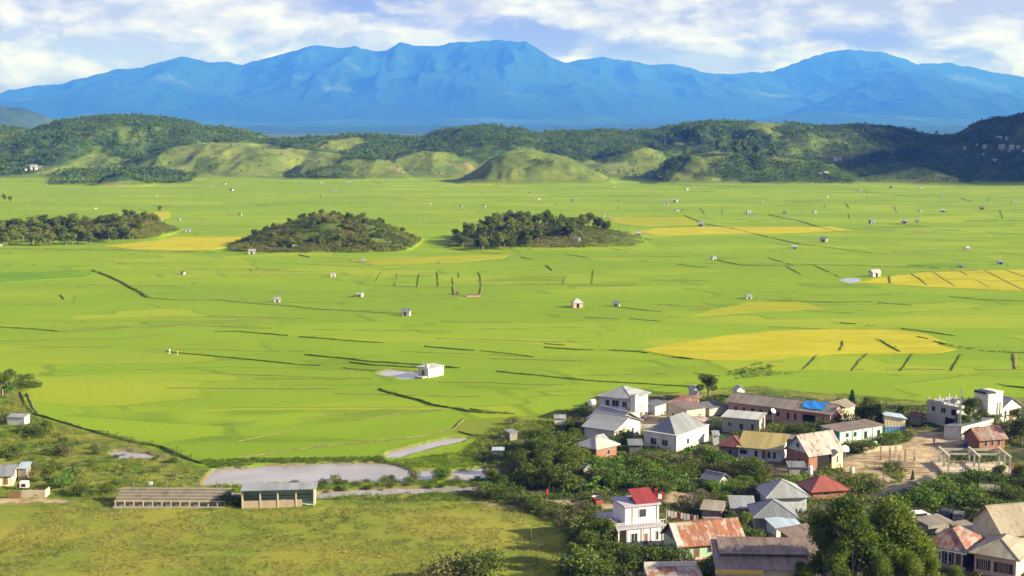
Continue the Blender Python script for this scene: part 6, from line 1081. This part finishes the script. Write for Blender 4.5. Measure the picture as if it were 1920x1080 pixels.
parts_ = [under([(880, 850), (960, 800), (1050, 780), (1120, 745), (1500, 742), (1760, 770), (2100, 780), (2100, 1110), (1100, 1110), (1040, 960)], 7500, (.35, 1.3), (.05, .085, .012), (.20, .235, .035), 51),
          under([(900, 915), (960, 930), (1050, 950), (1150, 960), (1150, 1030), (1080, 1040), (1045, 980), (940, 945)], 1500, (.3, .9), (.13, .16, .03), (.30, .26, .09), 52, True, .35),
          under([(-60, 700), (40, 735), (60, 780), (180, 815), (330, 860), (395, 890), (400, 935), (-60, 940)], 5000, (.2, .8), (.09, .16, .015), (.27, .27, .05), 53),
          under([(390, 880), (395, 940), (900, 940), (960, 950), (910, 870), (880, 845), (720, 868)], 3500, (.2, .7), (.07, .13, .012), (.20, .24, .03), 54, True, .3),
          under([(380, 862), (500, 860), (720, 857), (730, 870), (560, 873), (400, 882)], 1200, (.2, .6), (.06, .11, .015), (.12, .16, .025), 55, True, .3),
          under([(860, 870), (890, 815), (950, 795), (1060, 778), (1110, 770), (1080, 810), (960, 850)], 900, (.3, .8), (.07, .11, .02), (.16, .19, .03), 56, True, .45),
          under([(1360, 700), (1420, 680), (1460, 688), (1440, 700), (1500, 700), (1380, 712)], 160, (.4, .9), (.05, .09, .015), (.10, .14, .03), 57, False, .3)]
A = [np.concatenate([p[i] for p in parts_]) for i in range(5)]
scatter('undergrowth', A[0], A[1], A[2], A[3], A[4], M_UNDER, UG, 'weeds, crops and low bushes between the houses and ponds', 'undergrowth')
for q in NEARH:
    hx, hy, _ = W(q[0], q[1]); far_ = hy / 450
    for k in range(9): BUNDPTS.append((hx + ft.gauss(0, 3.2), hy + ft.gauss(.5, 2.5), ft.uniform(.5, 1.0) * far_ ** .4, ft.uniform(.1, .9)))
bp = np.array(BUNDPTS); t = np.clip(bp[:, 3:4] * 1.1 - .1 + rng.normal(0, .15, (len(bp), 1)), 0, 1)
scatter('bund_grass', bp[:, 0], bp[:, 1], np.full(len(bp), .02), np.stack([bp[:, 2] * .75, bp[:, 2] * .55], 1), np.array([.17, .18, .04]) * (1 - t) + np.array([.035, .065, .012]) * t, M_UNDER, UG, 'tufts of darker grass along the paddy banks', 'grass')
# low scrub of the hill island, groves and hill clearings
n = 15000; X_ = rng.uniform(-165, -25, n); Y_ = rng.uniform(690, 800, n); Z_ = H(X_, Y_); ok = (Z_ > .5) & (fbm(X_ / 10, Y_ / 10, 3) > .33); X_, Y_, Z_ = X_[ok], Y_[ok], Z_[ok]
X2 = rng.uniform(-330, -200, 9000); Y2 = rng.uniform(770, 850, 9000); Z2 = H(X2, Y2); k2 = Z2 > .8; X3 = rng.uniform(-35, 80, 6500); Y3 = rng.uniform(720, 810, 6500); Z3 = H(X3, Y3); k3 = (Z3 > .5) & (rng.random(6500) > (X3 - 25) / 50)
X_ = np.concatenate([X_, X2[k2], X3[k3]]); Y_ = np.concatenate([Y_, Y2[k2], Y3[k3]]); Z_ = np.concatenate([Z_, Z2[k2], Z3[k3]]); k = len(X_)
t = np.clip((fbm(X_ / 12, Y_ / 12, 3) - .35) * 3 + rng.normal(0, .2, k), 0, 1)[:, None]; s_ = rng.uniform(.6, 2.3, k)
scatter('hill_scrub', X_, Y_, Z_ - .1, np.stack([s_, s_], 1), np.array([.085, .12, .018]) * t + np.array([.20, .195, .05]) * (1 - t), M_UNDER, UG, 'low scrub on the hill island and under the groves', 'scrub')
# short grass of the playing field
n = 42000; Q = PITCHF; X_ = rng.uniform(-80, 20, n); Y_ = rng.uniform(186, 240, n); ok = inpoly(X_, Y_, Q) & (fbm(X_ / 3, Y_ / 3, 3) > .42); X_, Y_ = X_[ok], Y_[ok]; k = len(X_); t = np.clip((fbm(X_ / 10 + 9, Y_ / 10, 4) - .35) * 3 + rng.normal(0, .25, k), 0, 1)[:, None]
GT = [tm_round(5, 21, .8, .6, .34), tm_round(5, 22, .7, .8, .30)]; s_ = rng.uniform(.14, .44, k)
scatter('field_grass', X_, Y_, H(X_, Y_), np.stack([s_ * 1.3, s_], 1), np.array([.065, .085, .018]) * t + np.array([.26, .22, .07]) * (1 - t), M_UNDER, GT, 'short olive and straw coloured grass of the playing field', 'grass')
